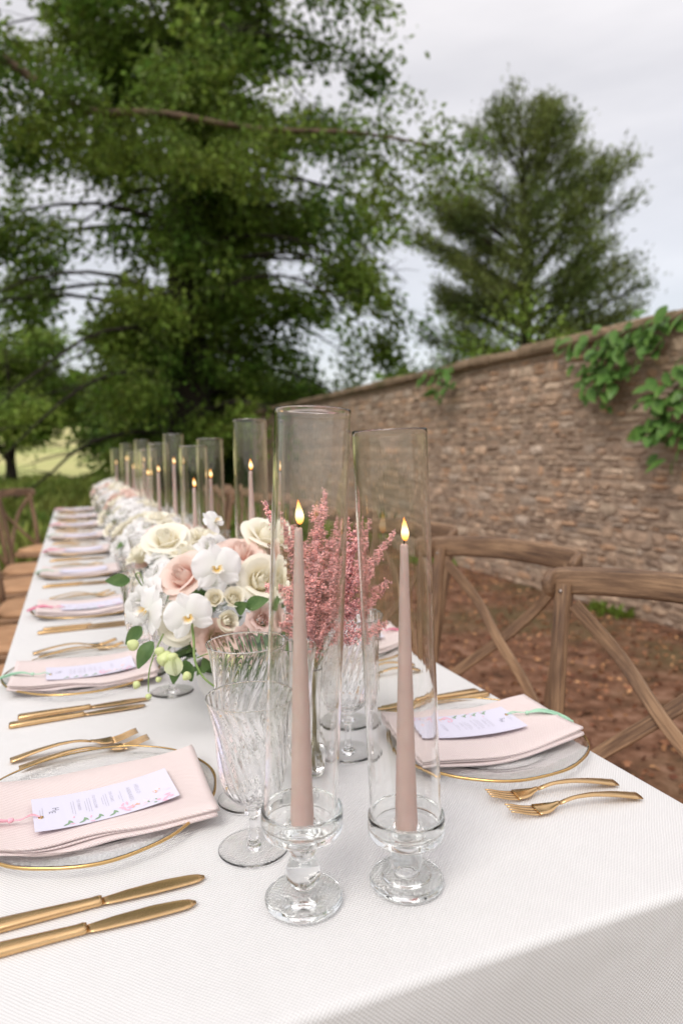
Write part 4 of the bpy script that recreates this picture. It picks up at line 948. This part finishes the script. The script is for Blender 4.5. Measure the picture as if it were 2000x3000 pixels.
def astilbe(tip, label, brown=False, plume=0.65, wid=0.030, dens=1.0):
    base = np.array([VX, VY, T+0.155]); tip = np.array(tip, float); root = thing('astilbe_stem', label, 'flower', tuple(base), group='pink astilbe stems in the bud vase')
    d = tip-base; Ln = np.linalg.norm(d); side = np.array([d[0], d[1], 0])
    mid = base+d*0.5+np.array([-side[0]*0.12, -side[1]*0.12, 0.012])
    foot = np.array([VX+random.uniform(-.012, .012), VY+random.uniform(-.012, .012), T+0.012+random.random()*0.006])
    fp_ = [foot-base, np.array([random.uniform(-.004, .004), random.uniform(-.004, .004), -0.085]), np.array([random.uniform(-.004, .004), random.uniform(-.004, .004), 0.0]), mid-base, tip-base]
    tubeob('stem', [fp_[0], (fp_[0]+fp_[1])/2+np.array([0, 0, 0.002]), fp_[1], fp_[2]], 0.0011, 0.0010, M['dry_stem'], root, 6, 4)
    axis = curve3([fp_[2], fp_[3], fp_[4]], 20); tubeob('rachis', [axis[0], axis[10], axis[20], axis[30], axis[40]], 0.0010, 0.0004, M['dry_stem'], root, 5, 4)
    A = np.array(axis); pts = []; 
    nb = int(46*plume/0.65*Ln/0.24)
    for b in range(nb):
        t = 1-plume*(1-b/nb)**1.0; t = 1-plume+plume*b/nb; q = t*(len(A)-1); i = min(int(q), len(A)-2); p = A[i]*(1-(q-i))+A[i+1]*(q-i)
        u = (t-(1-plume))/plume; bl = wid*(1-u)**0.75*(0.5+0.8*rng.random())*min(1, 0.35+u*5)+0.002
        ax = d/Ln; rd = rng.normal(size=3); rd -= rd@ax*ax; rd /= np.linalg.norm(rd); dr = rd*0.85+ax*0.75; dr /= np.linalg.norm(dr)
        m_ = max(3, int(bl/0.0016*dens))
        for k in range(m_):
            w = (k+rng.random())/m_; off = rng.normal(size=3)*(0.0012+0.0035*min(1, bl/0.02)*(1-w*0.7)); pts.append(p+dr*bl*w+off)
            pts.append(p+dr*bl*w+off+rng.normal(size=3)*0.0016)
    octa(np.array(pts), 0.00128, 'plume', M['astilbe_brown'] if brown else M['astilbe'], root)
tips = [((0.257, 0.97, 1.165), 'tall thin pink astilbe plume leaning far left', 0, .62, .017), ((0.262, 0.96, 1.105), 'faded brown astilbe plume leaning left', 1, .45, .008), ((0.290, 0.957, 1.130), 'pink astilbe plume just left of the left candle', 0, .7, .030),
        ((0.344, 0.938, 1.180), 'tallest pink astilbe plume, upright in the middle', 0, .72, .040), ((0.372, 0.925, 1.140), 'slim pink astilbe plume right of the tallest', 0, .7, .028), ((0.392, 0.918, 1.135), 'pink astilbe plume seen at the edge between both tubes', 0, .7, .026),
        ((0.436, 0.897, 1.118), 'pink astilbe plume leaning right towards the right flame', 0, .66, .022), ((0.424, 0.896, 1.045), 'short pink astilbe plume leaning low to the right', 0, .62, .022), ((0.418, 0.89, 0.985), 'lowest pink astilbe plume drooping right', 0, .6, .020),
        ((0.255, 0.955, 1.045), 'short pink astilbe plume leaning low left over the flowers', 0, .62, .026), ((0.258, 0.945, 0.99), 'lowest pink astilbe plume drooping left', 0, .55, .024), ((0.325, 0.91, 1.075), 'dense pink astilbe plume in the centre front', 0, .8, .042),
        ((0.360, 0.90, 1.065), 'dense pink astilbe plume in the right front', 0, .8, .042), ((0.385, 0.93, 1.09), 'dense pink astilbe plume in the right rear', 0, .8, .038), ((0.30, 0.93, 1.07), 'dense pink astilbe plume in the left front', 0, .8, .036), ((0.345, 0.90, 1.02), 'stubby pink astilbe plume low over the vase neck', 0, .85, .034)]
for t in tips: astilbe(t[0], t[1]+' of the bud vase', bool(t[2]), t[3], t[4]*1.12, 2.1)

# ------------------------------------------------------------------ flowers
def rose_petal(r0, r1, h, spread, curl, seed, n=7, ruffle=0.0, close=0.0):
    q = random.Random(seed); V = []; F = []; UV = []; ph = q.random()*6
    for i in range(n+1):
        t = i/n
        for k in range(n+1):
            s = 2*k/n-1; a = s*spread*(0.35+0.65*math.sin(PI/2*min(1, t*1.7)))
            rad = r0+(r1-r0)*t**0.8+curl*max(0, t-0.62)**1.5*3.2*(1-0.2*s*s)
            rad *= 1-close*max(0, t-0.35)**1.3*1.7
            z = h*(t-0.10*s*s*t-0.16*abs(s)**4*t)-curl*max(0, t-0.75)**2*7
            rad += ruffle*math.sin(s*9+ph)*t**3; z += ruffle*0.7*math.sin(s*7+ph+1)*t**3
            V.append((rad*math.cos(a), rad*math.sin(a), z)); UV.append((0.5+s/2, t))
    m_ = n+1
    for i in range(n):
        for k in range(n): b = i*m_+k; F.append((b, b+1, b+m_+1, b+m_))
    return V, F, UV
def rosepack(rad, mat, seed, n_in=13, n_out=8, opn=1.0, ruffle=0.0, hgt=1.0, cl_=1.0):
    """returns heart mesh and outer petal (mesh, angle, tilt) list"""
    q = random.Random(seed); VV, FF, UU = [], [], []
    def add(V, F, UV, ang, VVV):
        ca, sa = math.cos(ang), math.sin(ang); b = len(VV)
        VV.extend([(x*ca-y*sa, x*sa+y*ca, z) for x, y, z in V]); FF.extend([tuple(b+i for i in f) for f in F]); UU.extend(UV)
    for i in range(n_in):
        u = i/(n_in-1); r1 = rad*(0.06+0.50*u); r0 = r1*0.45; h = rad*hgt*(1.18-0.16*u); add(*rose_petal(r0, r1, h, 1.1-0.25*u, rad*0.10*u*opn, seed*31+i, 6, ruffle*u, (0.85-0.55*u)*cl_), i*2.399+q.random()*0.3, None)
    heart = meshdata('heart', VV, FF, mat, True, UU); outs = []
    for i in range(n_out):
        u = i/max(1, n_out-1); r1 = rad*(0.62+0.26*u*opn); V, F, UV = rose_petal(rad*0.22, r1, rad*hgt*(1.05-0.25*u*opn), 0.92, rad*(0.22+0.25*u)*opn, seed*77+i, 7, ruffle)
        outs.append((meshdata('petal', V, F, mat, True, UV), i*2.399+q.random()*0.4))
    return heart, outs
def merged(pack, mat):
    h, outs = pack; VV, FF, UU = [], [], []
    def eat(me, ang):
        b = len(VV); ca, sa = math.cos(ang), math.sin(ang); uvs = {}
        for p in me.polygons:
            for li in p.loop_indices: uvs[me.loops[li].vertex_index] = tuple(me.uv_layers[0].data[li].uv)
        for i, v in enumerate(me.vertices): x, y, z = v.co; VV.append((x*ca-y*sa, x*sa+y*ca, z)); UU.append(uvs.get(i, (0, 0)))
        FF.extend([tuple(b+i for i in p.vertices) for p in me.polygons])
    eat(h, 0)
    for m_, a in outs: eat(m_, a)
    return meshdata('rose', VV, FF, mat, True, UU)
PK = {'cream': [rosepack(0.036, M['cream'], 3), rosepack(0.036, M['cream'], 5, 13, 8, 0.8)], 'blush': [rosepack(0.036, M['blush'], 11, 13, 9, 1.0), rosepack(0.036, M['blush'], 13, 12, 8, 1.2)],
      'spray': [rosepack(0.021, M['cream'], 17, 13, 6, 0.35, 0, 1.15, 1.15)], 'lis': [rosepack(0.028, M['lisianthus'], 19, 10, 7, 1.0, 0.0022, 0.85)], 'lisp': [rosepack(0.026, M['lis_pink'], 23, 10, 7, 0.9, 0.002, 0.9)], 'white': [rosepack(0.026, M['white_petal'], 29, 7, 6, 1.3, 0.0022, 0.8)]}
MG = {k: [merged(p, {'cream': M['cream'], 'blush': M['blush'], 'spray': M['cream'], 'lis': M['lisianthus'], 'lisp': M['lis_pink'], 'white': M['white_petal']}[k]) for p in v] for k, v in PK.items()}
def orient(pos, nrm, scale=1.0, roll=0.0):
    z = Vector(nrm).normalized(); x = Vector((0, 0, 1)).cross(z); x = Vector((1, 0, 0)) if x.length < 1e-3 else x.normalized(); y = z.cross(x)
    mt = Matrix((x, y, z)).transposed().to_4x4() @ Matrix.Rotation(roll, 4, 'Z') @ Matrix.Scale(scale, 4); mt.translation = Vector(pos); return mt
def put_rose(root, org, kind, pos, nrm, scale=1.0, var=0, full=True, label=None):
    q = Vector(pos)-Vector(org); roll = random.random()*6
    h_ = {'cream': .036, 'blush': .036, 'spray': .021}.get(kind, .026)*0.55*scale
    q = q-Vector(nrm).normalized()*h_
    if full:
        heart, outs = PK[kind][var % len(PK[kind])]
        nm = {'cream': 'cream_rose', 'blush': 'blush_rose', 'spray': 'spray_rose', 'lis': 'lisianthus', 'lisp': 'lisianthus', 'white': 'white_blossom'}[kind]
        o = ob(nm, heart, root, matrix=orient(q, nrm, scale, roll))
        for me, a in outs: ob('petal', me, o, rot=(0, 0, a))
    else:
        nm = {'cream': 'cream_rose', 'blush': 'blush_rose', 'spray': 'spray_rose', 'lis': 'lisianthus', 'lisp': 'lisianthus', 'white': 'white_blossom'}[kind]
        o = ob(nm, MG[kind][var % len(MG[kind])], root, matrix=orient(q, nrm, scale, roll))
    return o
def disc_petal(L_, W_, cup, n=7, notch=0.0, seed=0, power=0.55):
    q = random.Random(seed); V = []; F = []; UV = []; ph = q.random()*6
    for i in range(n+1):
        t = i/n; w = W_/2*max(0.06, math.sin(PI*min(0.985, 0.04+t*0.95)**(1.15)))**power
        for k in range(n+1):
            s = 2*k/n-1; V.append((s*w, t*L_, cup*(s*s*w+L_*0.55*t*t)+0.0012*math.sin(s*5+t*6+ph)*t)); UV.append((0.5+s/2, t))
    m_ = n+1
    for i in range(n):
        for k in range(n): b = i*m_+k; F.append((b, b+1, b+m_+1, b+m_))
    return V, F, UV
v, f, uv = disc_petal(0.036, 0.046, -0.22, 8, seed=1); OP = meshdata('petal', v, f, M['orchid'], True, uv)
v, f, uv = disc_petal(0.036, 0.024, -0.18, 7, seed=2, power=0.7); OS = meshdata('sepal', v, f, M['orchid'], True, uv)
v, f, uv = disc_petal(0.017, 0.014, 0.9, 7, seed=3); OL = meshdata('lip', v, f, M['orchid_lip'], True, uv)
v, f = lathe(smoothprof([(0, -0.002), (0.003, 0), (0.0032, 0.004), (0.0015, 0.008), (0, 0.009)], 3), 10); OC = meshdata('orchid_blossom', v, f, M['orchid'])
def put_orchid(root, org, pos, nrm, scale=1.0, roll=0.0):
    o = ob('orchid_blossom', OC, root, matrix=orient(Vector(pos)-Vector(org), nrm, scale, roll))
    for me, a, z in ((OS, 0, -0.001), (OS, 2.25, -0.001), (OS, -2.25, -0.001), (OP, 1.22, 0.0015), (OP, -1.22, 0.0015)): ob(me.name, me, o, loc=(0, 0, z), rot=(0.10, 0, a))
    for a in (PI, PI+0.9, PI-0.9): ob('lip', OL, o, loc=(0, -0.001, 0.003), rot=(0.5, 0, a))
    return o
v, f = lathe(smoothprof([(0, 0), (0.35, 0.05), (0.75, 0.35), (0.85, 0.75), (0.6, 1.25), (0.25, 1.6), (0, 1.7)], 3), 14); BD = meshdata('bud', [(a, b*0.92, c) for a, b, c in v], f, M['bud'])
LV = []
for L_, W_ in ((0.040, 0.026), (0.032, 0.022), (0.048, 0.03)):
    v, f, uv = leaf_shape(L_, W_, 0.15, 0.18, 6); LV.append(meshdata('leaf', v, f, M['flower_leaf'], True, uv))
def put_leaf(root, org, pos, d, nrm=(0, 0, 1), s=1.0):
    d = Vector(d).normalized(); nn = Vector(nrm); x = d.cross(nn).normalized(); nn = x.cross(d); mt = Matrix((x, d, nn)).transposed().to_4x4() @ Matrix.Scale(s, 4); mt.translation = Vector(pos)-Vector(org); return ob('leaf', random.choice(LV), root, matrix=mt)
def bowl(root, r=0.062, h=0.062):
    v, f = lathe(smoothprof([(0, 0.0006), (r*0.52, 0.0006), (r*0.56, 0.004), (r*0.74, 0.018), (r*0.93, h*0.6), (r, h), (r*0.97, h+0.002), (r*0.93, h), (r*0.86, h*0.6), (r*0.6, 0.016), (0, 0.008)], 3), 48); ob('bowl', meshdata('bowl', v, f, M['ceramic']), root)
CAMP = Vector((0, 0, 1.236))
def tocam(p, up_=0.5, jit=0.25):
    d = (CAMP-Vector(p)).normalized(); return (d.x+random.gauss(0, jit), d.y+random.gauss(0, jit), d.z+up_+random.gauss(0, jit*0.5))
# nearest arrangement, flower by flower
org = Vector((0.268, 1.245, T+0.0006)); A1 = thing('flower_arrangement', 'nearest low arrangement of cream and blush roses, white orchids and trailing green buds', 'flowers', tuple(org), group='flower arrangements along the table')
bowl(A1, 0.075, 0.078)
v, f = lathe(smoothprof([(0, 0.045), (0.055, 0.055), (0.062, 0.085), (0.045, 0.12), (0, 0.135)], 3), 20); ob('foliage_core', meshdata('foliage_core', v, f, M['flower_leaf']), A1)
R_ = [('blush', (0.178, 1.255, 1.012), (-0.6, -0.5, 0.62), 1.22, 0), ('cream', (0.180, 1.49, 1.052), (-0.2, -0.5, 0.8), 1.25, 0), ('cream', (0.162, 1.195, 0.940), (-0.3, -0.9, 0.3), 1.12, 1), ('cream', (0.310, 1.190, 1.005), (0.05, -0.9, 0.55), 1.3, 1),
      ('blush', (0.290, 1.265, 1.045), (0.1, -0.4, 0.9), 1.15, 1), ('cream', (0.350, 1.30, 1.072), (0.2, -0.5, 0.8), 1.25, 0), ('spray', (0.248, 1.150, 0.985), (-0.1, -0.9, 0.5), 1.15, 0), ('spray', (0.232, 1.135, 0.950), (0.1, -0.9, 0.2), 1.15, 0), ('spray', (0.218, 1.16, 0.985), (-0.3, -0.8, 0.4), 1.0, 0),
      ('lis', (0.212, 1.130, 0.922), (-0.15, -0.8, 0.45), 1.25, 0), ('lisp', (0.285, 1.105, 0.955), (-0.1, -0.9, 0.35), 1.0, 0), ('lisp', (0.262, 1.115, 0.918), (0.0, -0.9, 0.2), 1.1, 0), ('white', (0.112, 1.27, 0.985), (-0.8, -0.4, 0.5), 1.0, 0), ('white', (0.098, 1.255, 0.965), (-0.7, -0.6, 0.2), 1.2, 0),
      ('white', (0.245, 1.31, 1.062), (0, -0.5, 0.9), 1.1, 0), ('cream', (0.37, 1.20, 0.99), (0.6, -0.4, 0.6), 1.15, 0), ('white', (0.13, 1.37, 1.0), (-0.7, 0.0, 0.7), 1.2, 0), ('cream', (0.265, 1.37, 1.03), (0, 0.2, 1), 1.1, 1), ('white', (0.34, 1.38, 1.02), (0.4, 0.4, 0.8), 1.1, 0), ('blush', (0.40, 1.28, 0.99), (0.9, 0, 0.5), 1.1, 0)]
for k, p, nn, s, va in R_: put_rose(A1, org, k, p, nn, s, va)
put_orchid(A1, org, (0.226, 1.180, 1.035), (-0.15, -0.95, 0.25), 1.22, 0.1); put_orchid(A1, org, (0.168, 1.135, 0.965), (-0.25, -0.95, 0.15), 1.15, 0.35)
put_orchid(A1, org, (0.112, 1.205, 0.965), (-0.9, -0.35, 0.2), 1.2, -0.4); put_orchid(A1, org, (0.245, 1.29, 1.105), (0.4, -0.5, 0.5), 0.75, 0.6); put_orchid(A1, org, (0.10, 1.30, 0.94), (-0.9, -0.3, 0.0), 1.0, 0.9)
def stem(pts, r0=0.0019, r1=0.0012, mt='stem', nm='stem'): tubeob(nm, [tuple(Vector(p)-org) for p in pts], r0, r1, M[mt], A1, 7, 5)
stem([(0.175, 1.155, 0.955), (0.172, 1.115, 0.930), (0.168, 1.085, 0.905), (0.176, 1.055, 0.884), (0.196, 1.035, 0.868)], 0.0024, 0.0015)
stem([(0.172, 1.09, 0.906), (0.190, 1.085, 0.912), (0.206, 1.078, 0.906)], 0.0012, 0.0009)
stem([(0.13, 1.17, 0.93), (0.115, 1.14, 0.915), (0.100, 1.115, 0.888), (0.096, 1.105, 0.855)], 0.0016, 0.0009)
stem([(0.195, 1.17, 0.99), (0.185, 1.155, 0.972), (0.180, 1.14, 0.962)], 0.0024, 0.002)
stem([(0.11, 1.29, 0.99), (0.098, 1.28, 1.015), (0.104, 1.275, 1.02), (0.11, 1.275, 1.0)], 0.0014, 0.001)
def bud(p, s, d=(0, 0, 1)): ob('bud', BD, A1, matrix=orient(Vector(p)-org, d, s))
for p, s, d in [((0.206, 1.078, 0.905), 0.0115, (0.2, -0.1, -1)), ((0.158, 1.072, 0.889), 0.009, (-0.6, -0.1, -0.5)), ((0.128, 1.115, 0.905), 0.0165, (-0.2, -0.6, 0.1)), ((0.122, 1.11, 0.915), 0.010, (-0.6, -0.3, 0.4)), ((0.083, 1.125, 0.925), 0.012, (-0.6, -0.3, 0.5)), ((0.082, 1.115, 0.872), 0.008, (-0.5, 0, -1)), ((0.108, 1.105, 0.873), 0.006, (1, 0, 0.2)), ((0.096, 1.104, 0.853), 0.006, (0, 0, -1))]: bud(p, s, d)
v, f, uv = disc_petal(0.034, 0.030, 0.7, 7, seed=9, power=0.8); BP = meshdata('petal', v, f, petalmat('green_white_petal', (0.62, 0.68, 0.30), (0.80, 0.84, 0.60)), True, uv)
bb = ob('half_open_orchid', BD, A1, matrix=orient(Vector((0.134, 1.095, 0.918))-org, (0.1, -0.3, -1), 0.010))
for a in (0, 1.25, 2.5, 3.8, 5.0): ob('petal', BP, bb, rot=(1.15, 0, a)).scale = (100, 100, 100)
for p, d, s in [((0.110, 1.15, 0.925), (-0.5, -0.3, -0.6), 1), ((0.135, 1.12, 0.905), (-0.2, -0.3, -0.9), 0.9), ((0.155, 1.105, 0.9), (0.2, -0.3, -0.9), 0.9), ((0.215, 1.13, 0.90), (0.3, -0.4, -0.6), 1.1), ((0.245, 1.12, 0.925), (0.3, -0.6, -0.5), 1), ((0.262, 1.12, 0.975), (0.5, -0.5, 0.3), 0.9), ((0.27, 1.125, 0.945), (0.3, -0.8, -0.3), 1.2), ((0.23, 1.14, 0.915), (-0.2, -0.8, -0.5), 1.1), ((0.09, 1.32, 1.0), (-0.9, -0.1, 0.1), 0.9), ((0.10, 1.24, 0.93), (-0.6, -0.4, -0.5), 1.0), ((0.15, 1.13, 0.895), (-0.4, -0.4, -0.8), 1.0), ((0.25, 1.14, 0.965), (0.1, -0.8, 0.4), 1.0), ((0.28, 1.12, 0.925), (0.5, -0.6, -0.4), 1.2)]: put_leaf(A1, org, p, d, tocam(p, 0.2), s)
for _ in range(46):
    a = random.random()*2*PI; p = (org.x+0.075*math.cos(a), org.y+0.085*math.sin(a), T+random.uniform(0.08, 0.17)); put_leaf(A1, org, p, (math.cos(a), math.sin(a), random.uniform(-0.6, 0.5)), (0, 0, 1), random.uniform(0.8, 1.2))
# further arrangements down the table
AR = [(0.262, 1.80, 'second arrangement, big cream roses beneath the short candle tube'), (0.255, 2.42, 'third arrangement down the table, white blossoms with cream roses'), (0.262, 3.05, 'fourth arrangement down the table, loose white blossoms'), (0.265, 3.70, 'fifth arrangement down the table, pale blurred roses'),
      (0.268, 4.40, 'sixth arrangement down the table, white and rust pink flowers'), (0.272, 5.10, 'seventh arrangement down the table, white blurred blossoms'), (0.275, 5.90, 'farthest arrangement, white flowers at the end of the table')]
for i, (x, y, lab) in enumerate(AR):
    o3 = Vector((x, y, T+0.0006)); A = thing('flower_arrangement', lab, 'flowers', tuple(o3), group='flower arrangements along the table'); bowl(A, 0.075, 0.078)
    v, f = lathe(smoothprof([(0, 0.045), (0.07, 0.055), (0.085, 0.095), (0.06, 0.145), (0, 0.165)], 3), 20); ob('foliage_core', meshdata('foliage_core', v, f, M['flower_leaf']), A)
    q = random.Random(100+i); nfl = 30
    for k in range(nfl):
        a = k*2.399; u = k/(nfl-1); el = 1.45*(1-u)**0.75-0.10; rr_ = 0.125+0.03*q.random()
        p = (x+rr_*1.0*math.cos(a)*math.cos(el), y+rr_*1.55*math.sin(a)*math.cos(el), T+0.125+0.125*math.sin(el)+0.02*q.random())
        kind = q.choices(['cream', 'white', 'spray', 'blush', 'lisp', 'lis'], [5, 9, 3, 1.6, 1, .6])[0]
        put_rose(A, o3, kind, p, (math.cos(a)*math.cos(el), math.sin(a)*math.cos(el), math.sin(el)+0.2), q.uniform(0.85, 1.25)*(1.3 if kind in ('white', 'spray') else 1.0), k, False)
    for k in range(26):
        a = q.random()*2*PI; p = (x+0.10*math.cos(a), y+0.14*math.sin(a), T+q.uniform(0.07, 0.20)); put_leaf(A, o3, p, (math.cos(a), math.sin(a), q.uniform(-0.7, 0.8)), (0, 0, 1), q.uniform(0.9, 1.4))

# ------------------------------------------------------------------ cross back chairs
def make_chair(label):
    """faces +x (backrest at -x side); origin on the ground under the seat centre"""
    t = thing('crossback_chair', label, 'chair', group='cross back wooden chairs')
    W2 = 0.205
    # seat
    sec = [(-0.19, 0.155), (-0.20, 0.12), (-0.205, -0.12), (-0.19, -0.155)]
    V = []; n = 28; F = []
    def outline(i, ins): 
        a = 2*PI*i/n; c, s = math.cos(a), math.sin(a); p = 0.42
        return ((0.215-ins)*math.copysign(abs(c)**p, c), (0.225-ins)*math.copysign(abs(s)**p, s)*(1+0.05*c))
    rows = [(0.010, 0.425), (0.0, 0.432), (0.0, 0.452), (0.012, 0.462)]
    for ins, z in rows:
        for i in range(n): x, y = outline(i, ins); V.append((x, y, z))
    for r in range(len(rows)-1):
        for i in range(n): F.append((r*n+i, r*n+(i+1) % n, (r+1)*n+(i+1) % n, (r+1)*n+i))
    F.append(tuple(range(n-1, -1, -1))); F.append(tuple(3*n+i for i in range(n)))
    st = ob('seat', meshdata('seat', V, F, M['wood_light'], False, [(a[0]*2, a[1]*2) for a in V]), t)
    V = []; F = []
    for ins, z in [(0.022, 0.463), (0.018, 0.470), (0.030, 0.482), (0.07, 0.487)]:
        for i in range(n): x, y = outline(i, ins); V.append((x, y, z))
    for r in range(3):
        for i in range(n): F.append((r*n+i, r*n+(i+1) % n, (r+1)*n+(i+1) % n, (r+1)*n+i))
    F.append(tuple(3*n+i for i in range(n))); F.append(tuple(range(n-1, -1, -1))); ob('seat_pad', meshdata('seat_pad', V, F, M['seat'], True), t)
    leg = rrect(0.036, 0.032, 0.42, 2)
    for s in (-1, 1):
        P = curve3([(-0.235, s*0.200, 0.0), (-0.200, s*0.198, 0.22), (-0.198, s*0.200, 0.44), (-0.228, s*0.212, 0.66), (-0.268, s*0.222, 0.875)], 5)
        v, f, uv = sweep(P, leg, [0.85+0.15*min(1, i/6) for i in range(len(P))], (1, 0, 0)); o = ob('back_leg', meshdata('back_leg', v, f, M['wood'], False, [(a, b+s*3) for a, b in uv]), t)
        bv, bf = lathe([(0, 0), (0.005, 0), (0.005, 0.002), (0.002, 0.004), (0, 0.004)], 10); ob('bolt', meshdata('bolt', bv, bf, M['steel']), o, loc=(-0.250, s*0.219, 0.862), rot=(0, PI/2, 0))
        P = curve3([(0.205, s*0.205, 0.0), (0.190, s*0.195, 0.22), (0.178, s*0.185, 0.43)], 4); v, f, uv = sweep(P, circ(0.017, 10), None, (1, 0, 0)); ob('leg', meshdata('leg', v, f, M['wood'], True, [(a, b+s*2) for a, b in uv]), t)
        v, f, uv = sweep([(-0.21, s*0.198, 0.20), (0.0, s*0.200, 0.205), (0.19, s*0.197, 0.21)], circ(0.010, 8)); ob('stretcher', meshdata('stretcher', v, f, M['wood'], True, uv), t)
    v, f, uv = sweep([(0.19, -0.195, 0.27), (0.19, 0, 0.272), (0.19, 0.195, 0.27)], circ(0.010, 8)); ob('stretcher', meshdata('stretcher', v, f, M['wood'], True, uv), t)
    # bent top rail, rounded ends wrapping past the posts
    P = curve3([(-0.232, -0.245, 0.872), (-0.268, -0.243, 0.877), (-0.293, -0.20, 0.881), (-0.310, -0.10, 0.886), (-0.316, 0, 0.888), (-0.310, 0.10, 0.886), (-0.293, 0.20, 0.881), (-0.268, 0.243, 0.877), (-0.232, 0.245, 0.872)], 5)
    rail = rrect(0.022, 0.060, 0.45, 3)
    n = len(P); v, f, uv = sweep(P, rail, None); V = []
    for i in range(n):
        e = min(i, n-1-i); k = {0: 0.45, 1: 0.72, 2: 0.9}.get(e, 1.0)
        for j in range(len(rail)): a = np.array(v[i*len(rail)+j]); a[2] = P[i][2]+(a[2]-P[i][2])*k; V.append(a)
    ob('top_rail', meshdata('top_rail', V, f, M['wood'], True, uv), t)
    # crossed braces, bowed backwards
    for s in (-1, 1):
        P = curve3([(-0.268, s*0.196, 0.835), (-0.292, s*0.10, 0.735), (-0.268-0.004*s, 0.0, 0.640), (-0.240, -s*0.10, 0.555), (-0.203, -s*0.185, 0.475)], 5)
        v, f, uv = sweep(P, rrect(0.011, 0.030, 0.3, 2), None, (1, 0, 0.25)); 
        V2, F2, U2 = sweep(P, rrect(0.030, 0.010, 0.3, 2), None, (1, 0, 0.3)); ob('cross_brace', meshdata('cross_brace', V2, F2, M['wood'], False, [(a+s, b) for a, b in U2]), t)
    # bentwood hoops under the seat
    for s in (-1, 1):
        P = curve3([(-0.195, s*0.18, 0.25), (-0.12, s*0.185, 0.36), (0.0, s*0.187, 0.405), (0.11, s*0.185, 0.36), (0.18, s*0.18, 0.25)], 5); v, f, uv = sweep(P, circ(0.008, 8)); ob('hoop', meshdata('hoop', v, f, M['wood'], True, uv), t)
    return t
c0 = make_chair('nearest wooden cross back chair on the right, cut by the picture edge')
def back_at(cx, cy, ang, right=True):
    """place so the top rail centre is at (cx,cy); ang = turn from square"""
    a = (PI if right else 0)+ang; ox, oy = -0.30*math.cos(a), -0.30*math.sin(a); return (cx-ox, cy-oy, 0), (0, 0, a)
RC = [((1.135, 1.045), 0.40, None), ((1.163, 1.660), 0.36, 'second wooden cross back chair on the right, grain showing on its rail'), ((1.175, 2.29), 0.33, 'third cross back chair on the right, mostly behind the second'), ((1.16, 2.93), 0.15, 'fourth cross back chair on the right, seen through the glass tubes'),
      ((1.16, 3.55), 0.1, 'fifth cross back chair along the right side'), ((1.15, 4.20), 0.1, 'sixth cross back chair along the right side'), ((1.15, 4.85), 0.05, 'seventh cross back chair along the right side'), ((1.15, 5.5), 0.0, 'farthest cross back chair along the right side')]
for (p, a, lab) in RC:
    loc, rot = back_at(p[0], p[1], a, True)
    c0.scale = (1, 1, 1.062)
    if lab is None: c0.location = loc; c0.rotation_euler = rot
    else: copy_tree(c0, loc, rot, lab)
LC = [(-0.60, 2.42, -0.05, 'cross back chair on the left at the lower left picture edge'), (-0.50, 3.02, -0.05, 'second cross back chair from the lower left picture edge'), (-0.47, 3.63, -0.04, 'third left chair, its tan seat just above the lower ones'), (-0.54, 4.25, -0.03, 'fourth left chair in the row of tan seats'),
      (-0.55, 4.87, -0.05, 'fifth left chair, second from the far end of the row'), (-0.47, 5.98, -0.45, 'farthest left chair with its pale top rail against the grass')]
for (x, y, a, lab) in LC:
    loc, rot = back_at(x, y, a, False); copy_tree(c0, loc, rot, lab)
